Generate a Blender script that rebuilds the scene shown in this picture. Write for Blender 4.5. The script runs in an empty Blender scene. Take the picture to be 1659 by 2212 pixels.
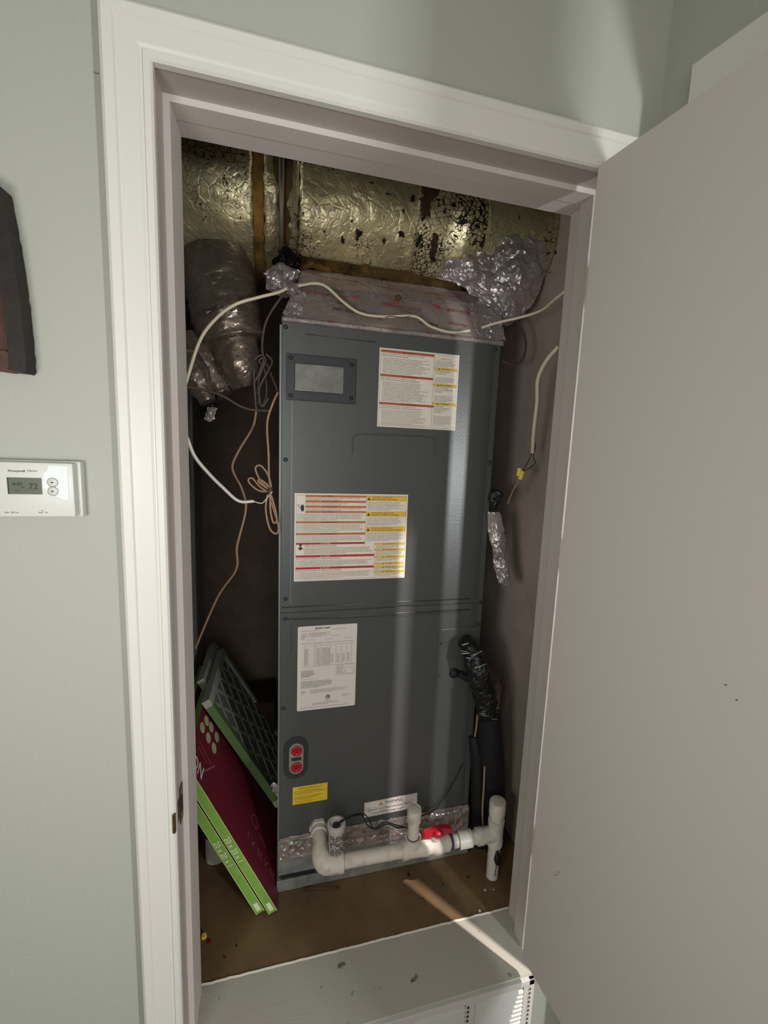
import bpy, bmesh, math, random
from mathutils import Vector, Matrix, noise
random.seed(7)
S = bpy.context.scene
COL = S.collection
# ------------------------------------------------------------------ camera
W_, H_ = 1659.0, 2212.0
F_, PX, PY = 1000.31, 59.3, -6.1
CAM = Vector((0.17823, -0.81264, 1.25388))
RV = Vector((0.9624845, -0.26736414, 0.04626006))
UV = Vector((-0.00485982, 0.15347584, 0.98814045))
FV = Vector((0.27129313, 0.95129469, -0.14641878))
cd = bpy.data.cameras.new('camera'); cam = bpy.data.objects.new('camera', cd); COL.objects.link(cam)
m = Matrix.Identity(4)
for i in range(3):
    m[i][0] = RV[i]; m[i][1] = UV[i]; m[i][2] = -FV[i]; m[i][3] = CAM[i]
cam.matrix_world = m
cd.sensor_fit = 'HORIZONTAL'; cd.sensor_width = 36.0
cd.lens = F_ / W_ * 36.0
cd.shift_x = -PX / W_; cd.shift_y = PY / W_
cd.clip_start = 0.02
S.camera = cam
# ------------------------------------------------------------------ world, lights, exposure
wd = bpy.data.worlds.new('world'); S.world = wd; wd.use_nodes = True
bg = wd.node_tree.nodes['Background']; bg.inputs[0].default_value = (0.93, 0.97, 1.0, 1); bg.inputs[1].default_value = 0.17
S.view_settings.view_transform = 'Standard'; S.view_settings.look = 'None'
S.view_settings.gamma = 1.0; S.view_settings.use_curve_mapping = False
S.view_settings.exposure = 0.0
def area(name, loc, target, sx, sy, power, color):
    l = bpy.data.lights.new(name, 'AREA'); l.shape = 'RECTANGLE'; l.size = sx; l.size_y = sy
    l.energy = power; l.color = color
    o = bpy.data.objects.new(name, l); COL.objects.link(o); o.location = loc
    o.rotation_euler = (Vector(target) - Vector(loc)).to_track_quat('-Z', 'Y').to_euler()
    return o
area('rear_reflection_fill', (-0.15, -2.70, 0.80), (0.3, 0.3, 1.1), 1.5, 1.3, 15, (1.0, 0.98, 0.92))  # added emitter behind the camera, for bright reflections in foil and cabinet
area('near_camera_fill', (-0.24, -0.84, 1.14), (0.38, 0.2, 1.0), 0.24, 0.24, 3.9, (1.0, 0.97, 0.93))  # added fill light beside the camera, so brightness falls off outward
area('lamp_light', (0.35, -2.3, 1.7), (0.4, 0.4, 1.3), 0.22, 0.7, 2, (1.0, 0.93, 0.86))
area('doorway_light', (1.70, -2.40, 0.98), (0.78, -0.02, 1.0), 0.10, 0.50, 36, (0.95, 0.97, 1.0))
area('side_room_ceiling_lamp', (1.38, -0.86, 2.38), (0.80, 0.0, 0.40), 0.035, 0.035, 90, (1.0, 0.88, 0.86))

# ------------------------------------------------------------------ helpers
def at(ax, v, px, py):
    """world point on the plane ax = v seen at photograph pixel (px, py); used to take measurements off the photograph"""
    d = RV * ((px - W_/2 - PX) / F_) + UV * ((H_/2 + PY - py) / F_) + FV
    i = 'xyz'.index(ax); t = (v - CAM[i]) / d[i]
    return CAM + d * t
def pts(ax, vals, L):
    if not hasattr(vals, '__len__'): vals = [vals] * len(L)
    return [at(ax, v, *q) for v, q in zip(vals, L)]
def link(name, me, mats, parent=None):
    o = bpy.data.objects.new(name, me); COL.objects.link(o)
    if not isinstance(mats, (list, tuple)): mats = [mats]
    for mt in mats: me.materials.append(mt)
    if parent is not None: o.parent = parent
    return o
def obj(name, bm, mats, parent=None, smooth=False):
    me = bpy.data.meshes.new(name); bmesh.ops.recalc_face_normals(bm, faces=bm.faces); bm.to_mesh(me); bm.free()
    if smooth:
        for p in me.polygons: p.use_smooth = True
        try: me.set_sharp_from_angle(angle=math.radians(smooth if smooth > 1 else 40))
        except Exception: pass
    return link(name, me, mats, parent)
def tag(o, label=None, cat=None, group=None, kind=None):
    if label: o['label'] = label
    if cat: o['category'] = cat
    if group: o['group'] = group
    if kind: o['kind'] = kind
    return o
def thing(name, label, cat, loc=(0, 0, 0), group=None):
    o = bpy.data.objects.new(name, None); COL.objects.link(o); o.empty_display_size = .05
    return tag(o, label, cat, group)          # identity transform: children are modelled in world space
def rebase(root, loc):
    """put the empty at the thing's base and keep the children where they are"""
    root.location = loc
    for c in root.children: c.matrix_parent_inverse = Matrix.Translation(-Vector(loc))
def bx(bm, x0, x1, y0, y1, z0, z1, mi=0, bev=0):
    g = bmesh.new()
    v = [g.verts.new((x, y, z)) for x in (x0, x1) for y in (y0, y1) for z in (z0, z1)]
    for f in ((0,1,3,2),(4,6,7,5),(0,4,5,1),(2,3,7,6),(0,2,6,4),(1,5,7,3)): g.faces.new([v[i] for i in f])
    if bev: bmesh.ops.bevel(g, geom=g.edges[:], offset=bev, segments=2, affect='EDGES', profile=.6)
    for f in g.faces: f.material_index = mi
    merge(bm, g)
def merge(bm, g):
    mp = {v: bm.verts.new(v.co) for v in g.verts}
    for f in g.faces:
        try: nf = bm.faces.new([mp[v] for v in f.verts]); nf.material_index = f.material_index; nf.smooth = f.smooth
        except ValueError: pass
    g.free()
def prism(bm, poly, dirv, mi=0):
    """extrude a closed list of 3-D points along dirv"""
    a = [bm.verts.new(p) for p in poly]; b = [bm.verts.new(Vector(p) + Vector(dirv)) for p in poly]
    n = len(a); fs = [bm.faces.new(a), bm.faces.new(b[::-1])]
    for i in range(n): fs.append(bm.faces.new((a[i], b[i], b[(i+1) % n], a[(i+1) % n])))
    for f in fs: f.material_index = mi
def catmull(P, n=8):
    P = [Vector(p) for p in P]
    if len(P) < 3: return P
    Q = [P[0]*2-P[1]] + P + [P[-1]*2-P[-2]]; out = []
    for i in range(1, len(Q)-2):
        for k in range(n):
            t = k/n; a, b, c, d = Q[i-1], Q[i], Q[i+1], Q[i+2]
            out.append(.5*((2*b)+(c-a)*t+(2*a-5*b+4*c-d)*t*t+(3*b-a-3*c+d)*t**3))
    out.append(P[-1]); return out
def tube(bm, P, r, seg=8, caps=True, mi=0, rough=0, sd=0):
    P = [Vector(p) for p in P]; n = len(P)
    R = r if hasattr(r, '__len__') else [r]*n
    if len(R) != n: R = [R[min(len(R)-1, int(i*len(R)/n))] if False else R[0]+(R[-1]-R[0])*i/(n-1) for i in range(n)] if len(R) == 2 else [interp(R, i/(n-1)) for i in range(n)]
    rings = []; T = (P[1]-P[0]).normalized(); up = Vector((0,0,1)) if abs(T.z) < .9 else Vector((0,1,0))
    N = T.cross(up).normalized()
    for i in range(n):
        t = (P[min(i+1,n-1)]-P[max(i-1,0)]).normalized()
        N = (N - t*N.dot(t)).normalized(); B = t.cross(N); ring = []
        for k in range(seg):
            a = 2*math.pi*k/seg; d = N*math.cos(a)+B*math.sin(a); rr = R[i]
            if rough: rr += rough*noise.noise((P[i]+d*R[i])*60+Vector((sd,0,0)))
            ring.append(bm.verts.new(P[i]+d*rr))
        rings.append(ring)
    for i in range(n-1):
        for k in range(seg):
            f = bm.faces.new((rings[i][k], rings[i][(k+1)%seg], rings[i+1][(k+1)%seg], rings[i+1][k])); f.smooth = True; f.material_index = mi
    if caps:
        for f in (bm.faces.new(rings[0][::-1]), bm.faces.new(rings[-1])): f.material_index = mi
def interp(L, t):
    x = t*(len(L)-1); i = min(int(x), len(L)-2); return L[i]+(L[i+1]-L[i])*(x-i)
def wire(name, P, r, mat, parent=None, n=8, seg=8):
    bm = bmesh.new(); tube(bm, catmull(P, n), r, seg); return obj(name, bm, mat, parent, smooth=60)
def cyl(bm, a, b, r, seg=20, mi=0, r2=None, bev=0):
    tube(bm, [a, b], [r, r if r2 is None else r2], seg, mi=mi)
def lathe(bm, base, axis, prof, seg=24, mi=0):
    """prof = [(distance along axis, radius)...]"""
    axis = Vector(axis).normalized(); up = Vector((0,0,1)) if abs(axis.z) < .9 else Vector((1,0,0))
    N = axis.cross(up).normalized(); B = axis.cross(N); rings = []
    for d, r in prof:
        rings.append([bm.verts.new(Vector(base)+axis*d+(N*math.cos(2*math.pi*k/seg)+B*math.sin(2*math.pi*k/seg))*max(r,1e-5)) for k in range(seg)])
    for i in range(len(rings)-1):
        for k in range(seg):
            f = bm.faces.new((rings[i][k], rings[i][(k+1)%seg], rings[i+1][(k+1)%seg], rings[i+1][k])); f.material_index = mi; f.smooth = True
    for r in (rings[0][::-1], rings[-1]):
        f = bm.faces.new(r); f.material_index = mi
# ------------------------------------------------------------------ materials
def lin(c):
    return tuple((x/255/12.92 if x/255 <= .04045 else ((x/255+.055)/1.055)**2.4) for x in c)
def mat(name, rgb, rough=.6, metal=0, bump=0, bscale=300, var=0, vscale=6, spec=.5, coat=0):
    M = bpy.data.materials.new(name); M.use_nodes = True; nt = M.node_tree; b = nt.nodes['Principled BSDF']
    c = lin(rgb)+(1,)
    b.inputs['Base Color'].default_value = c; b.inputs['Roughness'].default_value = rough
    b.inputs['Metallic'].default_value = metal; b.inputs['Specular IOR Level'].default_value = spec
    b.inputs['Coat Weight'].default_value = coat
    tc = nt.nodes.new('ShaderNodeTexCoord')
    if bump:
        n = nt.nodes.new('ShaderNodeTexNoise'); n.inputs['Scale'].default_value = bscale; n.inputs['Detail'].default_value = 3
        bp = nt.nodes.new('ShaderNodeBump'); bp.inputs['Strength'].default_value = bump; bp.inputs['Distance'].default_value = .002
        nt.links.new(tc.outputs['Object'], n.inputs['Vector']); nt.links.new(n.outputs['Fac'], bp.inputs['Height']); nt.links.new(bp.outputs['Normal'], b.inputs['Normal'])
    if var:
        n = nt.nodes.new('ShaderNodeTexNoise'); n.inputs['Scale'].default_value = vscale; n.inputs['Detail'].default_value = 6; n.inputs['Roughness'].default_value = .65
        r = nt.nodes.new('ShaderNodeValToRGB'); r.color_ramp.elements[0].position = .35; r.color_ramp.elements[1].position = .68
        r.color_ramp.elements[0].color = tuple(x*(1-var) for x in c[:3])+(1,); r.color_ramp.elements[1].color = tuple(min(1, x*(1+var*.5)) for x in c[:3])+(1,)
        nt.links.new(tc.outputs['Object'], n.inputs['Vector']); nt.links.new(n.outputs['Fac'], r.inputs['Fac']); nt.links.new(r.outputs['Color'], b.inputs['Base Color'])
    return M
def speckle(M, rgb, scale, lo, hi, soft=0):
    """mix patches of another colour over a material (stains, dirt)"""
    nt = M.node_tree; b = nt.nodes['Principled BSDF']; s = b.inputs['Base Color']
    tc = nt.nodes.new('ShaderNodeTexCoord'); n = nt.nodes.new('ShaderNodeTexNoise'); n.inputs['Scale'].default_value = scale; n.inputs['Detail'].default_value = 5
    r = nt.nodes.new('ShaderNodeValToRGB'); r.color_ramp.elements[0].position = lo; r.color_ramp.elements[1].position = hi
    mx = nt.nodes.new('ShaderNodeMix'); mx.data_type = 'RGBA'; mx.inputs[7].default_value = lin(rgb)+(1,)
    if s.is_linked: nt.links.new(s.links[0].from_socket, mx.inputs[6])
    else: mx.inputs[6].default_value = s.default_value
    nt.links.new(tc.outputs['Object'], n.inputs['Vector']); nt.links.new(n.outputs['Fac'], r.inputs['Fac']); nt.links.new(r.outputs['Color'], mx.inputs[0]); nt.links.new(mx.outputs[2], s)
    return M
def foil_mat(name, rgb, rough, bump, scale, cracks=0, metal=.9, crackscale=28, grid=0, crack_lo=.5):
    M = bpy.data.materials.new(name); M.use_nodes = True; nt = M.node_tree; b = nt.nodes['Principled BSDF']; L = nt.links
    c = lin(rgb)+(1,); b.inputs['Base Color'].default_value = c; b.inputs['Metallic'].default_value = metal; b.inputs['Roughness'].default_value = rough
    tc = nt.nodes.new('ShaderNodeTexCoord')
    n = nt.nodes.new('ShaderNodeTexVoronoi'); n.feature = 'DISTANCE_TO_EDGE'; n.inputs['Scale'].default_value = scale
    n2 = nt.nodes.new('ShaderNodeTexNoise'); n2.inputs['Scale'].default_value = scale*.45; n2.inputs['Detail'].default_value = 6; n2.inputs['Distortion'].default_value = 2.2
    L.new(tc.outputs['Object'], n.inputs['Vector']); L.new(tc.outputs['Object'], n2.inputs['Vector'])
    mn = nt.nodes.new('ShaderNodeMath'); mn.operation = 'MINIMUM'; mn.inputs[1].default_value = .12; L.new(n.outputs['Distance'], mn.inputs[0]); ad = nt.nodes.new('ShaderNodeMath'); ad.operation = 'MULTIPLY_ADD'; ad.inputs[1].default_value = .9; L.new(mn.outputs[0], ad.inputs[0]); L.new(n2.outputs['Fac'], ad.inputs[2])
    bp = nt.nodes.new('ShaderNodeBump'); bp.inputs['Strength'].default_value = bump; bp.inputs['Distance'].default_value = .006
    L.new(ad.outputs[0], bp.inputs['Height']); L.new(bp.outputs['Normal'], b.inputs['Normal'])
    # dull oxidised blotches
    n3 = nt.nodes.new('ShaderNodeTexNoise'); n3.inputs['Scale'].default_value = 9; n3.inputs['Detail'].default_value = 6; L.new(tc.outputs['Object'], n3.inputs['Vector'])
    r3 = nt.nodes.new('ShaderNodeValToRGB'); r3.color_ramp.elements[0].position = .38; r3.color_ramp.elements[1].position = .62
    r3.color_ramp.elements[0].color = tuple(x*.78 for x in c[:3])+(1,); r3.color_ramp.elements[1].color = c
    L.new(n3.outputs['Fac'], r3.inputs['Fac']); out = r3.outputs['Color']
    if cracks:
        # black cracks where the foil has split along its scrim
        nd = nt.nodes.new('ShaderNodeTexNoise'); nd.inputs['Scale'].default_value = 40; nd.inputs['Detail'].default_value = 3; L.new(tc.outputs['Object'], nd.inputs['Vector'])
        mv = nt.nodes.new('ShaderNodeMix'); mv.data_type = 'RGBA'; mv.blend_type = 'LINEAR_LIGHT'; mv.inputs[0].default_value = .015
        L.new(tc.outputs['Object'], mv.inputs[6]); L.new(nd.outputs['Color'], mv.inputs[7])
        v = nt.nodes.new('ShaderNodeTexVoronoi'); v.feature = 'DISTANCE_TO_EDGE'; v.inputs['Scale'].default_value = crackscale; v.inputs['Randomness'].default_value = .75
        L.new(mv.outputs[2], v.inputs['Vector'])
        nm = nt.nodes.new('ShaderNodeTexNoise'); nm.inputs['Scale'].default_value = 7; nm.inputs['Detail'].default_value = 4; L.new(tc.outputs['Object'], nm.inputs['Vector'])
        rm = nt.nodes.new('ShaderNodeMapRange'); rm.inputs[1].default_value = crack_lo; rm.inputs[2].default_value = crack_lo+.22; rm.inputs[3].default_value = 0.0; rm.inputs[4].default_value = .11*cracks
        L.new(nm.outputs['Fac'], rm.inputs[0])
        lt = nt.nodes.new('ShaderNodeMath'); lt.operation = 'LESS_THAN'; L.new(v.outputs['Distance'], lt.inputs[0]); L.new(rm.outputs[0], lt.inputs[1])
        mx = nt.nodes.new('ShaderNodeMix'); mx.data_type = 'RGBA'; mx.inputs[7].default_value = (.006, .005, .004, 1)
        L.new(out, mx.inputs[6]); L.new(lt.outputs[0], mx.inputs[0]); out = mx.outputs[2]
        sb = nt.nodes.new('ShaderNodeMath'); sb.operation = 'SUBTRACT'; sb.inputs[0].default_value = metal; L.new(lt.outputs[0], sb.inputs[1]); sb.use_clamp = True
        L.new(sb.outputs[0], b.inputs['Metallic'])
    L.new(out, b.inputs['Base Color'])
    return M
M = {}
M['wall'] = mat('wall_paint', (170,172,161), .75, bump=.35, bscale=170, spec=.3)
M['casing'] = mat('casing_paint', (212,210,201), .42, bump=.06, bscale=90, spec=.45)
M['jamb'] = mat('jamb_paint_shaded', (176,167,159), .5, bump=.08, bscale=120)  # casing white with the shade of the opening put into its colour
M['door'] = mat('door_paint', (204,198,188), .55, bump=.12, bscale=260, spec=.35)
M['sill'] = speckle(mat('sill_drywall', (176,174,160), .8, bump=.3, bscale=150), (60,55,46), 26, .66, .74)
M['raw_edge'] = mat('drywall_edge', (225,220,205), .9)
M['plywood'] = speckle(mat('plywood', (116,93,64), .55, bump=.1, bscale=60, var=.35, vscale=5), (40,28,18), 60, .72, .78)
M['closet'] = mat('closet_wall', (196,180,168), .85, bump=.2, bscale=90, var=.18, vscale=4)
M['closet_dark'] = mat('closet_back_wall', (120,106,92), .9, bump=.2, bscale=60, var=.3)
M['cabinet'] = mat('cabinet_paint', (73,76,74), .33, bump=.16, bscale=330, spec=.6)
M['cabinet_edge'] = mat('cabinet_edge_metal', (120,128,128), .35, metal=.3)
M['black_plastic'] = mat('black_plastic', (44,47,52), .45, bump=.1, bscale=300)
M['galv'] = mat('galvanised', (150,155,146), .42, metal=.35, bump=.1, bscale=80, var=.3, vscale=30)
M['pvc'] = speckle(mat('pvc', (214,208,196), .4, spec=.45), (170,160,140), 30, .55, .8)
M['primer'] = mat('purple_primer', (62,52,98), .5)
M['red'] = mat('red_plastic', (178,26,42), .4)
M['black'] = mat('black_rubber', (22,23,28), .6)
M['black_tape'] = foil_mat('black_tape', (34,35,36), .22, .8, 70, metal=.35)
M['foil_black'] = mat('black_foam', (15,16,19), .75, bump=.3, bscale=200)
M['foil'] = foil_mat('foil_tape', (248,240,238), .24, .5, 40, metal=.66)
M['foil_flat'] = foil_mat('foil_tape_flat', (240,228,224), .28, .55, 34, metal=.55)
M['foil_old'] = foil_mat('old_foil_wrap', (250,240,196), .33, .60, 44, cracks=.45, metal=.66, crackscale=60, crack_lo=.47)
M['foil_cracked'] = foil_mat('cracked_foil_wrap', (250,238,192), .38, .45, 44, cracks=.75, metal=.60, crackscale=72, crack_lo=.36)
M['foil_flex'] = foil_mat('flex_duct_wrap', (122,110,98), .27, .55, 22, metal=.6)
M['fibre'] = mat('fibreglass', (176,134,66), .95, bump=1, bscale=140, var=.6, vscale=22)
M['fibre_dark'] = mat('dirty_fibreglass', (128,102,56), .95, bump=1, bscale=140, var=.6, vscale=22)
M['strap'] = mat('strap', (128,124,110), .5, metal=.5)
M['mastic'] = mat('brown_mastic', (84,62,40), .7, bump=.6, bscale=60, var=.4)
M['wire_cream'] = mat('wire_cream', (216,206,178), .5)
M['wire_white'] = mat('wire_white', (226,224,214), .45)
M['wire_brown'] = mat('wire_brown', (158,128,98), .5)
M['wire_dark'] = mat('wire_dark', (84,70,62), .5)
M['wire_black'] = mat('wire_black', (22,22,24), .45)
M['wood'] = mat('dark_wood', (30,20,15), .65, bump=.5, bscale=50, var=.45, vscale=20)
M['wood_light'] = mat('brown_wood', (70,43,27), .6, bump=.4, bscale=50, var=.35, vscale=30)
M['green'] = mat('green_card', (126,170,66), .6, var=.12, vscale=40)
M['green_light'] = mat('green_card_edge', (196,216,150), .6)
M['maroon'] = mat('maroon_print', (110,24,42), .55)
M['maroon_dim'] = mat('maroon_dim_print', (160,90,100), .6)
M['green_shaded'] = mat('green_card_shaded', (84,112,60), .7)  # green card with the shade of the left gap put into its colour
M['white_card'] = mat('white_card', (160,162,150), .8, bump=.2, bscale=60)
M['media'] = mat('filter_media', (112,114,108), .95, bump=.8, bscale=40)
M['paper'] = mat('label_paper', (240,233,218), .55)
M['paper_white'] = mat('label_white', (226,220,212), .5)
M['ink'] = mat('ink', (38,36,34), .6)
M['ink_grey'] = mat('ink_grey', (128,120,110), .6)
M['orange'] = mat('label_orange', (214,116,74), .6)
M['rust'] = mat('label_rust', (196,84,50), .6)
M['crimson'] = mat('label_crimson', (200,36,56), .6)
M['yellow'] = mat('label_yellow', (244,196,62), .55)
M['yellow_sticker'] = mat('sticker_yellow', (232,200,50), .5)
M['sticker_ink'] = mat('sticker_ink', (150,122,30), .6)
M['white'] = mat('white_plastic', (200,201,193), .38)
M['film'] = mat('clear_film', (232,238,234), .08, coat=.6)
M['lcd'] = mat('lcd', (92,98,82), .25)
M['lcd_ink'] = mat('lcd_ink', (26,28,24), .5)
M['switch_white'] = mat('switch_print', (196,190,184), .5)
M['yellow_nut'] = mat('wire_nut_yellow', (226,206,70), .4)
M['brass'] = mat('aged_brass', (104,76,44), .4, metal=.7, var=.4, vscale=60)
M['grey_tint'] = mat('smoked_window', (120,122,118), .22, var=.3, vscale=30)
M['red_print'] = mat('red_print', (150,50,56), .6)
M['dirt'] = mat('dark_debris', (36,26,18), .8)
M['oval'] = mat('oval_print', (176,184,140), .6)
M['grille'] = mat('grille_paint', (188,187,180), .45)
M['shadowgap'] = mat('grille_slot_dark', (40,38,36), .9)

# ------------------------------------------------------------------ setting
HD, WD, JD = 1.7600, 0.789, 0.145      # opening height, width, jamb depth
def struct(name, bm, mt, parent=None, smooth=False):
    o = obj(name, bm, mt, parent, smooth)
    if parent is None: o['kind'] = 'structure'
    return o
XR, AR = .858, .18                    # right-hand corner and how far the side wall splays
bm = bmesh.new()
bx(bm, -1.6, -.0, .0, .14, -.55, 2.45); bx(bm, WD+.02, XR+.04, 0, .14, -.55, 2.45)
bx(bm, 0, WD+.02, 0, .14, HD, 2.45); bx(bm, 0, WD+.02, 0, .14, -.55, -.012)
struct('wall_front', bm, M['wall'])
# splayed side wall with its own doorway
d = Vector((math.sin(AR), -math.cos(AR), 0)); n = Vector((math.cos(AR), math.sin(AR), 0)); O = Vector((XR, 0, 0))
def side(bm, s0, s1, z0, z1, t0=0.0, t1=.11, mi=0):
    p = [O+d*s0+n*t0, O+d*s1+n*t0, O+d*s1+n*t1, O+d*s0+n*t1]
    prism(bm, [q+Vector((0,0,z0)) for q in p], (0,0,z1-z0), mi)
bm = bmesh.new(); side(bm, 0, .142, -.55, 2.45); side(bm, .142, 1.25, 1.85, 2.45); side(bm, 1.25, 1.35, -.55, 2.45)
struct('wall_right', bm, M['wall'])
bm = bmesh.new()
# stile and head meet in a mitre
def mitre(bm):
    zo, zi, so, si = 1.912, 1.845, .068, .137
    def P(s, z, t): return O+d*s+n*t+Vector((0,0,z))
    for prof in ([(so, -.55), (so, zo), (si, zi), (si, -.55)], [(so, zo), (1.30, zo), (1.256, zi), (si, zi)], [(1.30, zo), (1.30, -.55), (1.256, -.55), (1.256, zi)]):
        prism(bm, [P(s, z, -.001) for s, z in prof], n*-.016)
mitre(bm)
struct('trim_1', bm, M['casing'])
bm = bmesh.new(); bx(bm, -1.6, 2.6, -2.9, .14, -.6, -.55); struct('floor', bm, mat('hall_floor', (110,92,76), .5))
bm = bmesh.new(); bx(bm, -1.6, 2.6, -2.9, .14, 2.45, 2.5); struct('ceiling', bm, mat('hall_ceiling', (215,215,208), .8))
# closet shell
XL, XRc, YB = -.10, .90, 1.0
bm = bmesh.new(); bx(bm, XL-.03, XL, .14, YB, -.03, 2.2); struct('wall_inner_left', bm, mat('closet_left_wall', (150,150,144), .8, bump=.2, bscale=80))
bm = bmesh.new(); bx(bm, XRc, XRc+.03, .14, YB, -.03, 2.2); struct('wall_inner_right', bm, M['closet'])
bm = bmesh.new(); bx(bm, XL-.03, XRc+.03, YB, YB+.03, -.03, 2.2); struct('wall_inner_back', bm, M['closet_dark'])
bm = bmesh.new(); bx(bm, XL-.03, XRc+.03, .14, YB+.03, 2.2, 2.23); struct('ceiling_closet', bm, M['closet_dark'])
bm = bmesh.new(); bx(bm, XL, XRc, .158, YB, -.03, -.001); struct('floor_closet', bm, M['plywood'])
# painted drywall sill with a rough torn back edge
bm = bmesh.new(); bx(bm, 0.0, WD+.007, -.001, .158, -.012, 0.0)
sl = struct('trim_2', bm, M['sill'])
bm = bmesh.new(); L = []
for i in range(81):
    x = i/80*(WD-.002)+.001; L.append((x, .1585+.0018*noise.noise(Vector((x*50, 0, 0)))))
for i in range(80):
    (xa, ya), (xb, yb) = L[i], L[i+1]
    vs = [bm.verts.new(q) for q in ((xa, ya-.0045, .0002), (xb, yb-.0045, .0002), (xb, yb, .0015), (xa, ya, .0015), (xa, ya+.001, -.001), (xb, yb+.001, -.001))]
    bm.faces.new(vs[:4]); bm.faces.new((vs[3], vs[2], vs[5], vs[4]))
struct('torn_edge', bm, M['raw_edge'], sl)
# jamb with stop
bm = bmesh.new(); a, b, e = .018, .002, .0015
bx(bm, -a, b, -.002, JD, 0, HD+a); bx(bm, WD+.007, WD+.007+a, -.002, JD, 0, HD+a); bx(bm, b, WD+.007, -.002, JD, HD-b, HD+a)
jb = struct('trim_3', bm, M['jamb'])
bm = bmesh.new(); p = .012
bx(bm, b, p, .053, .096, 0, HD-b); bx(bm, WD-.021, WD+.007, .053, .096, 0, HD-b); bx(bm, p, WD-.021, .053, .096, HD-p, HD-b)
bx(bm, b, p-.0015, .096, JD, 0, HD-b); bx(bm, WD-p+.0015, WD+.007, .096, JD, 0, HD-b); bx(bm, p-.0015, WD-p+.0015, .096, JD, HD-p+.0015, HD-b)
struct('door_stop', bm, mat('stop_paint_shaded', (204,197,189), .5), jb)  # casing white, with some of the opening's shade put into the colour
# casing: moulded profile swept with mitred corners
prof = [(-.004, 0), (-.004, .011), (-.001, .0145), (.007, .0150), (.0085, .0125), (.0105, .0125), (.014, .0150), (.036, .0165), (.040, .0165), (.0425, .0195), (.054, .0210), (.0580, .0185), (.0600, .012), (.0605, 0)]
def casing_piece(kind):
    bm = bmesh.new(); A, B = [], []
    for w, t in prof:
        y = -t-.0005
        if kind == 'left': A.append((-w, y, -.0)); B.append((-w, y, HD+w))
        elif kind == 'right': A.append((WD+.011+w, y, -.0)); B.append((WD+.011+w, y, HD+w))
        else: A.append((-w, y, HD+w)); B.append((WD+.011+w, y, HD+w))
    va = [bm.verts.new(q) for q in A]; vb = [bm.verts.new(q) for q in B]; k = len(va)
    for i in range(k-1): bm.faces.new((va[i], va[i+1], vb[i+1], vb[i]))
    bm.faces.new(va); bm.faces.new(vb[::-1]); return bm
cs = bpy.data.objects.new('trim_4', None); COL.objects.link(cs); cs['kind'] = 'structure'
for k_ in ('left', 'head', 'right'): obj('casing_board', casing_piece(k_), M['casing'], cs)
# strike plate on the left jamb
bm = bmesh.new()
bx(bm, .0022, .004, .024, .047, .535, .605, bev=.0006)
bx(bm, -.001, .0035, -.0185, .022, .555, .592, bev=.0008); bx(bm, .0030, .0048, .028, .040, .556, .584, mi=1)
sp = obj('strike_plate', bm, [M['brass'], M['dirt']], jb); sp['label'] = 'aged brown strike plate'

# ------------------------------------------------------------------ door leaf
DA = .12
ct = at('y', -.02, 1297, 359); cb = at('y', -.02, 1124, 2069)
P0 = Vector(((ct.x+cb.x)/2, -.02, 0))
dd = Vector((math.sin(DA), -math.cos(DA), 0)); dn = Vector((math.cos(DA), math.sin(DA), 0))
bm = bmesh.new(); zb, zt = cb.z, ct.z; LW = .765
g = bmesh.new()
q = [P0, P0+dd*LW, P0+dd*LW+dn*.035, P0+dn*.035]
prism(g, [v+Vector((0,0,zb)) for v in q], (0,0,zt-zb)); bmesh.ops.bevel(g, geom=g.edges[:], offset=.0012, segments=2, affect='EDGES'); merge(bm, g)
dr = struct('door_1', bm, M['door'])
for px, py in ((1568, 1480), (1592, 1513), (1202, 1890), (1207, 1884)):
    dpt = None
    ray = at('y', -.2, px, py)-CAM; nn = Vector((dn.x, dn.y, 0)); t = nn.dot(P0-CAM)/nn.dot(ray); w = CAM+ray*t
    bm = bmesh.new(); tube(bm, [w-dn*.0008+dd*-.0012, w-dn*.0008+dd*.0012+Vector((0,0,.001))], .0006, 6); obj('paint_chip', bm, M['dirt'], dr)
for z in (.33, 1.02, 1.56):
    bm = bmesh.new()
    c = Vector((.803, -.030, z)); cyl(bm, c-Vector((0,0,.038)), c+Vector((0,0,.038)), .0042, 12)
    
    obj('hinge', bm, M['casing'], dr)

# ------------------------------------------------------------------ return air grille below the sill
gr = thing('return_air_grille', 'white stamped metal return air grille on wall below closet sill', 'grille')
gx0, gx1, gz1, gz0 = -.0075, .7700, -.005, -.42
bm = bmesh.new(); fw = .016
bx(bm, gx0, gx1, -.010, -.0005, gz1-fw, gz1, bev=.002); bx(bm, gx0, gx1, -.010, -.0005, gz0, gz0+fw, bev=.002)
bx(bm, gx0, gx0+fw, -.010, -.0005, gz0, gz1, bev=.002); bx(bm, gx1-fw, gx1, -.010, -.0005, gz0, gz1, bev=.002)
obj('frame', bm, M['grille'], gr)
bm = bmesh.new(); bx(bm, gx0+.01, gx1-.01, -.0016, -.0006, gz0+.01, gz1-.01); obj('backing', bm, M['shadowgap'], gr)
bays = 5; bw = (gx1-gx0-2*fw)/bays
for i in range(1, bays+1):
    x = gx0+fw+bw*i; bm = bmesh.new(); bx(bm, x-.012, x+.012, -.009, -.002, gz0+fw, gz1-fw, bev=.001)
    obj('divider', bm, M['grille'], gr)
bm = bmesh.new(); s0 = Vector((0,0,0))
g = [(-.0, -.002, 0), (0, -.009, -.006), (0, -.0105, -.0045), (0, -.0035, .0018)]
prism(bm, [(0, y, z) for _, y, z in g], (bw-.026, 0, 0)); me = bpy.data.meshes.new('slat'); bm.to_mesh(me); bm.free(); me.materials.append(M['grille'])
nz = 30; first = True
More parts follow.
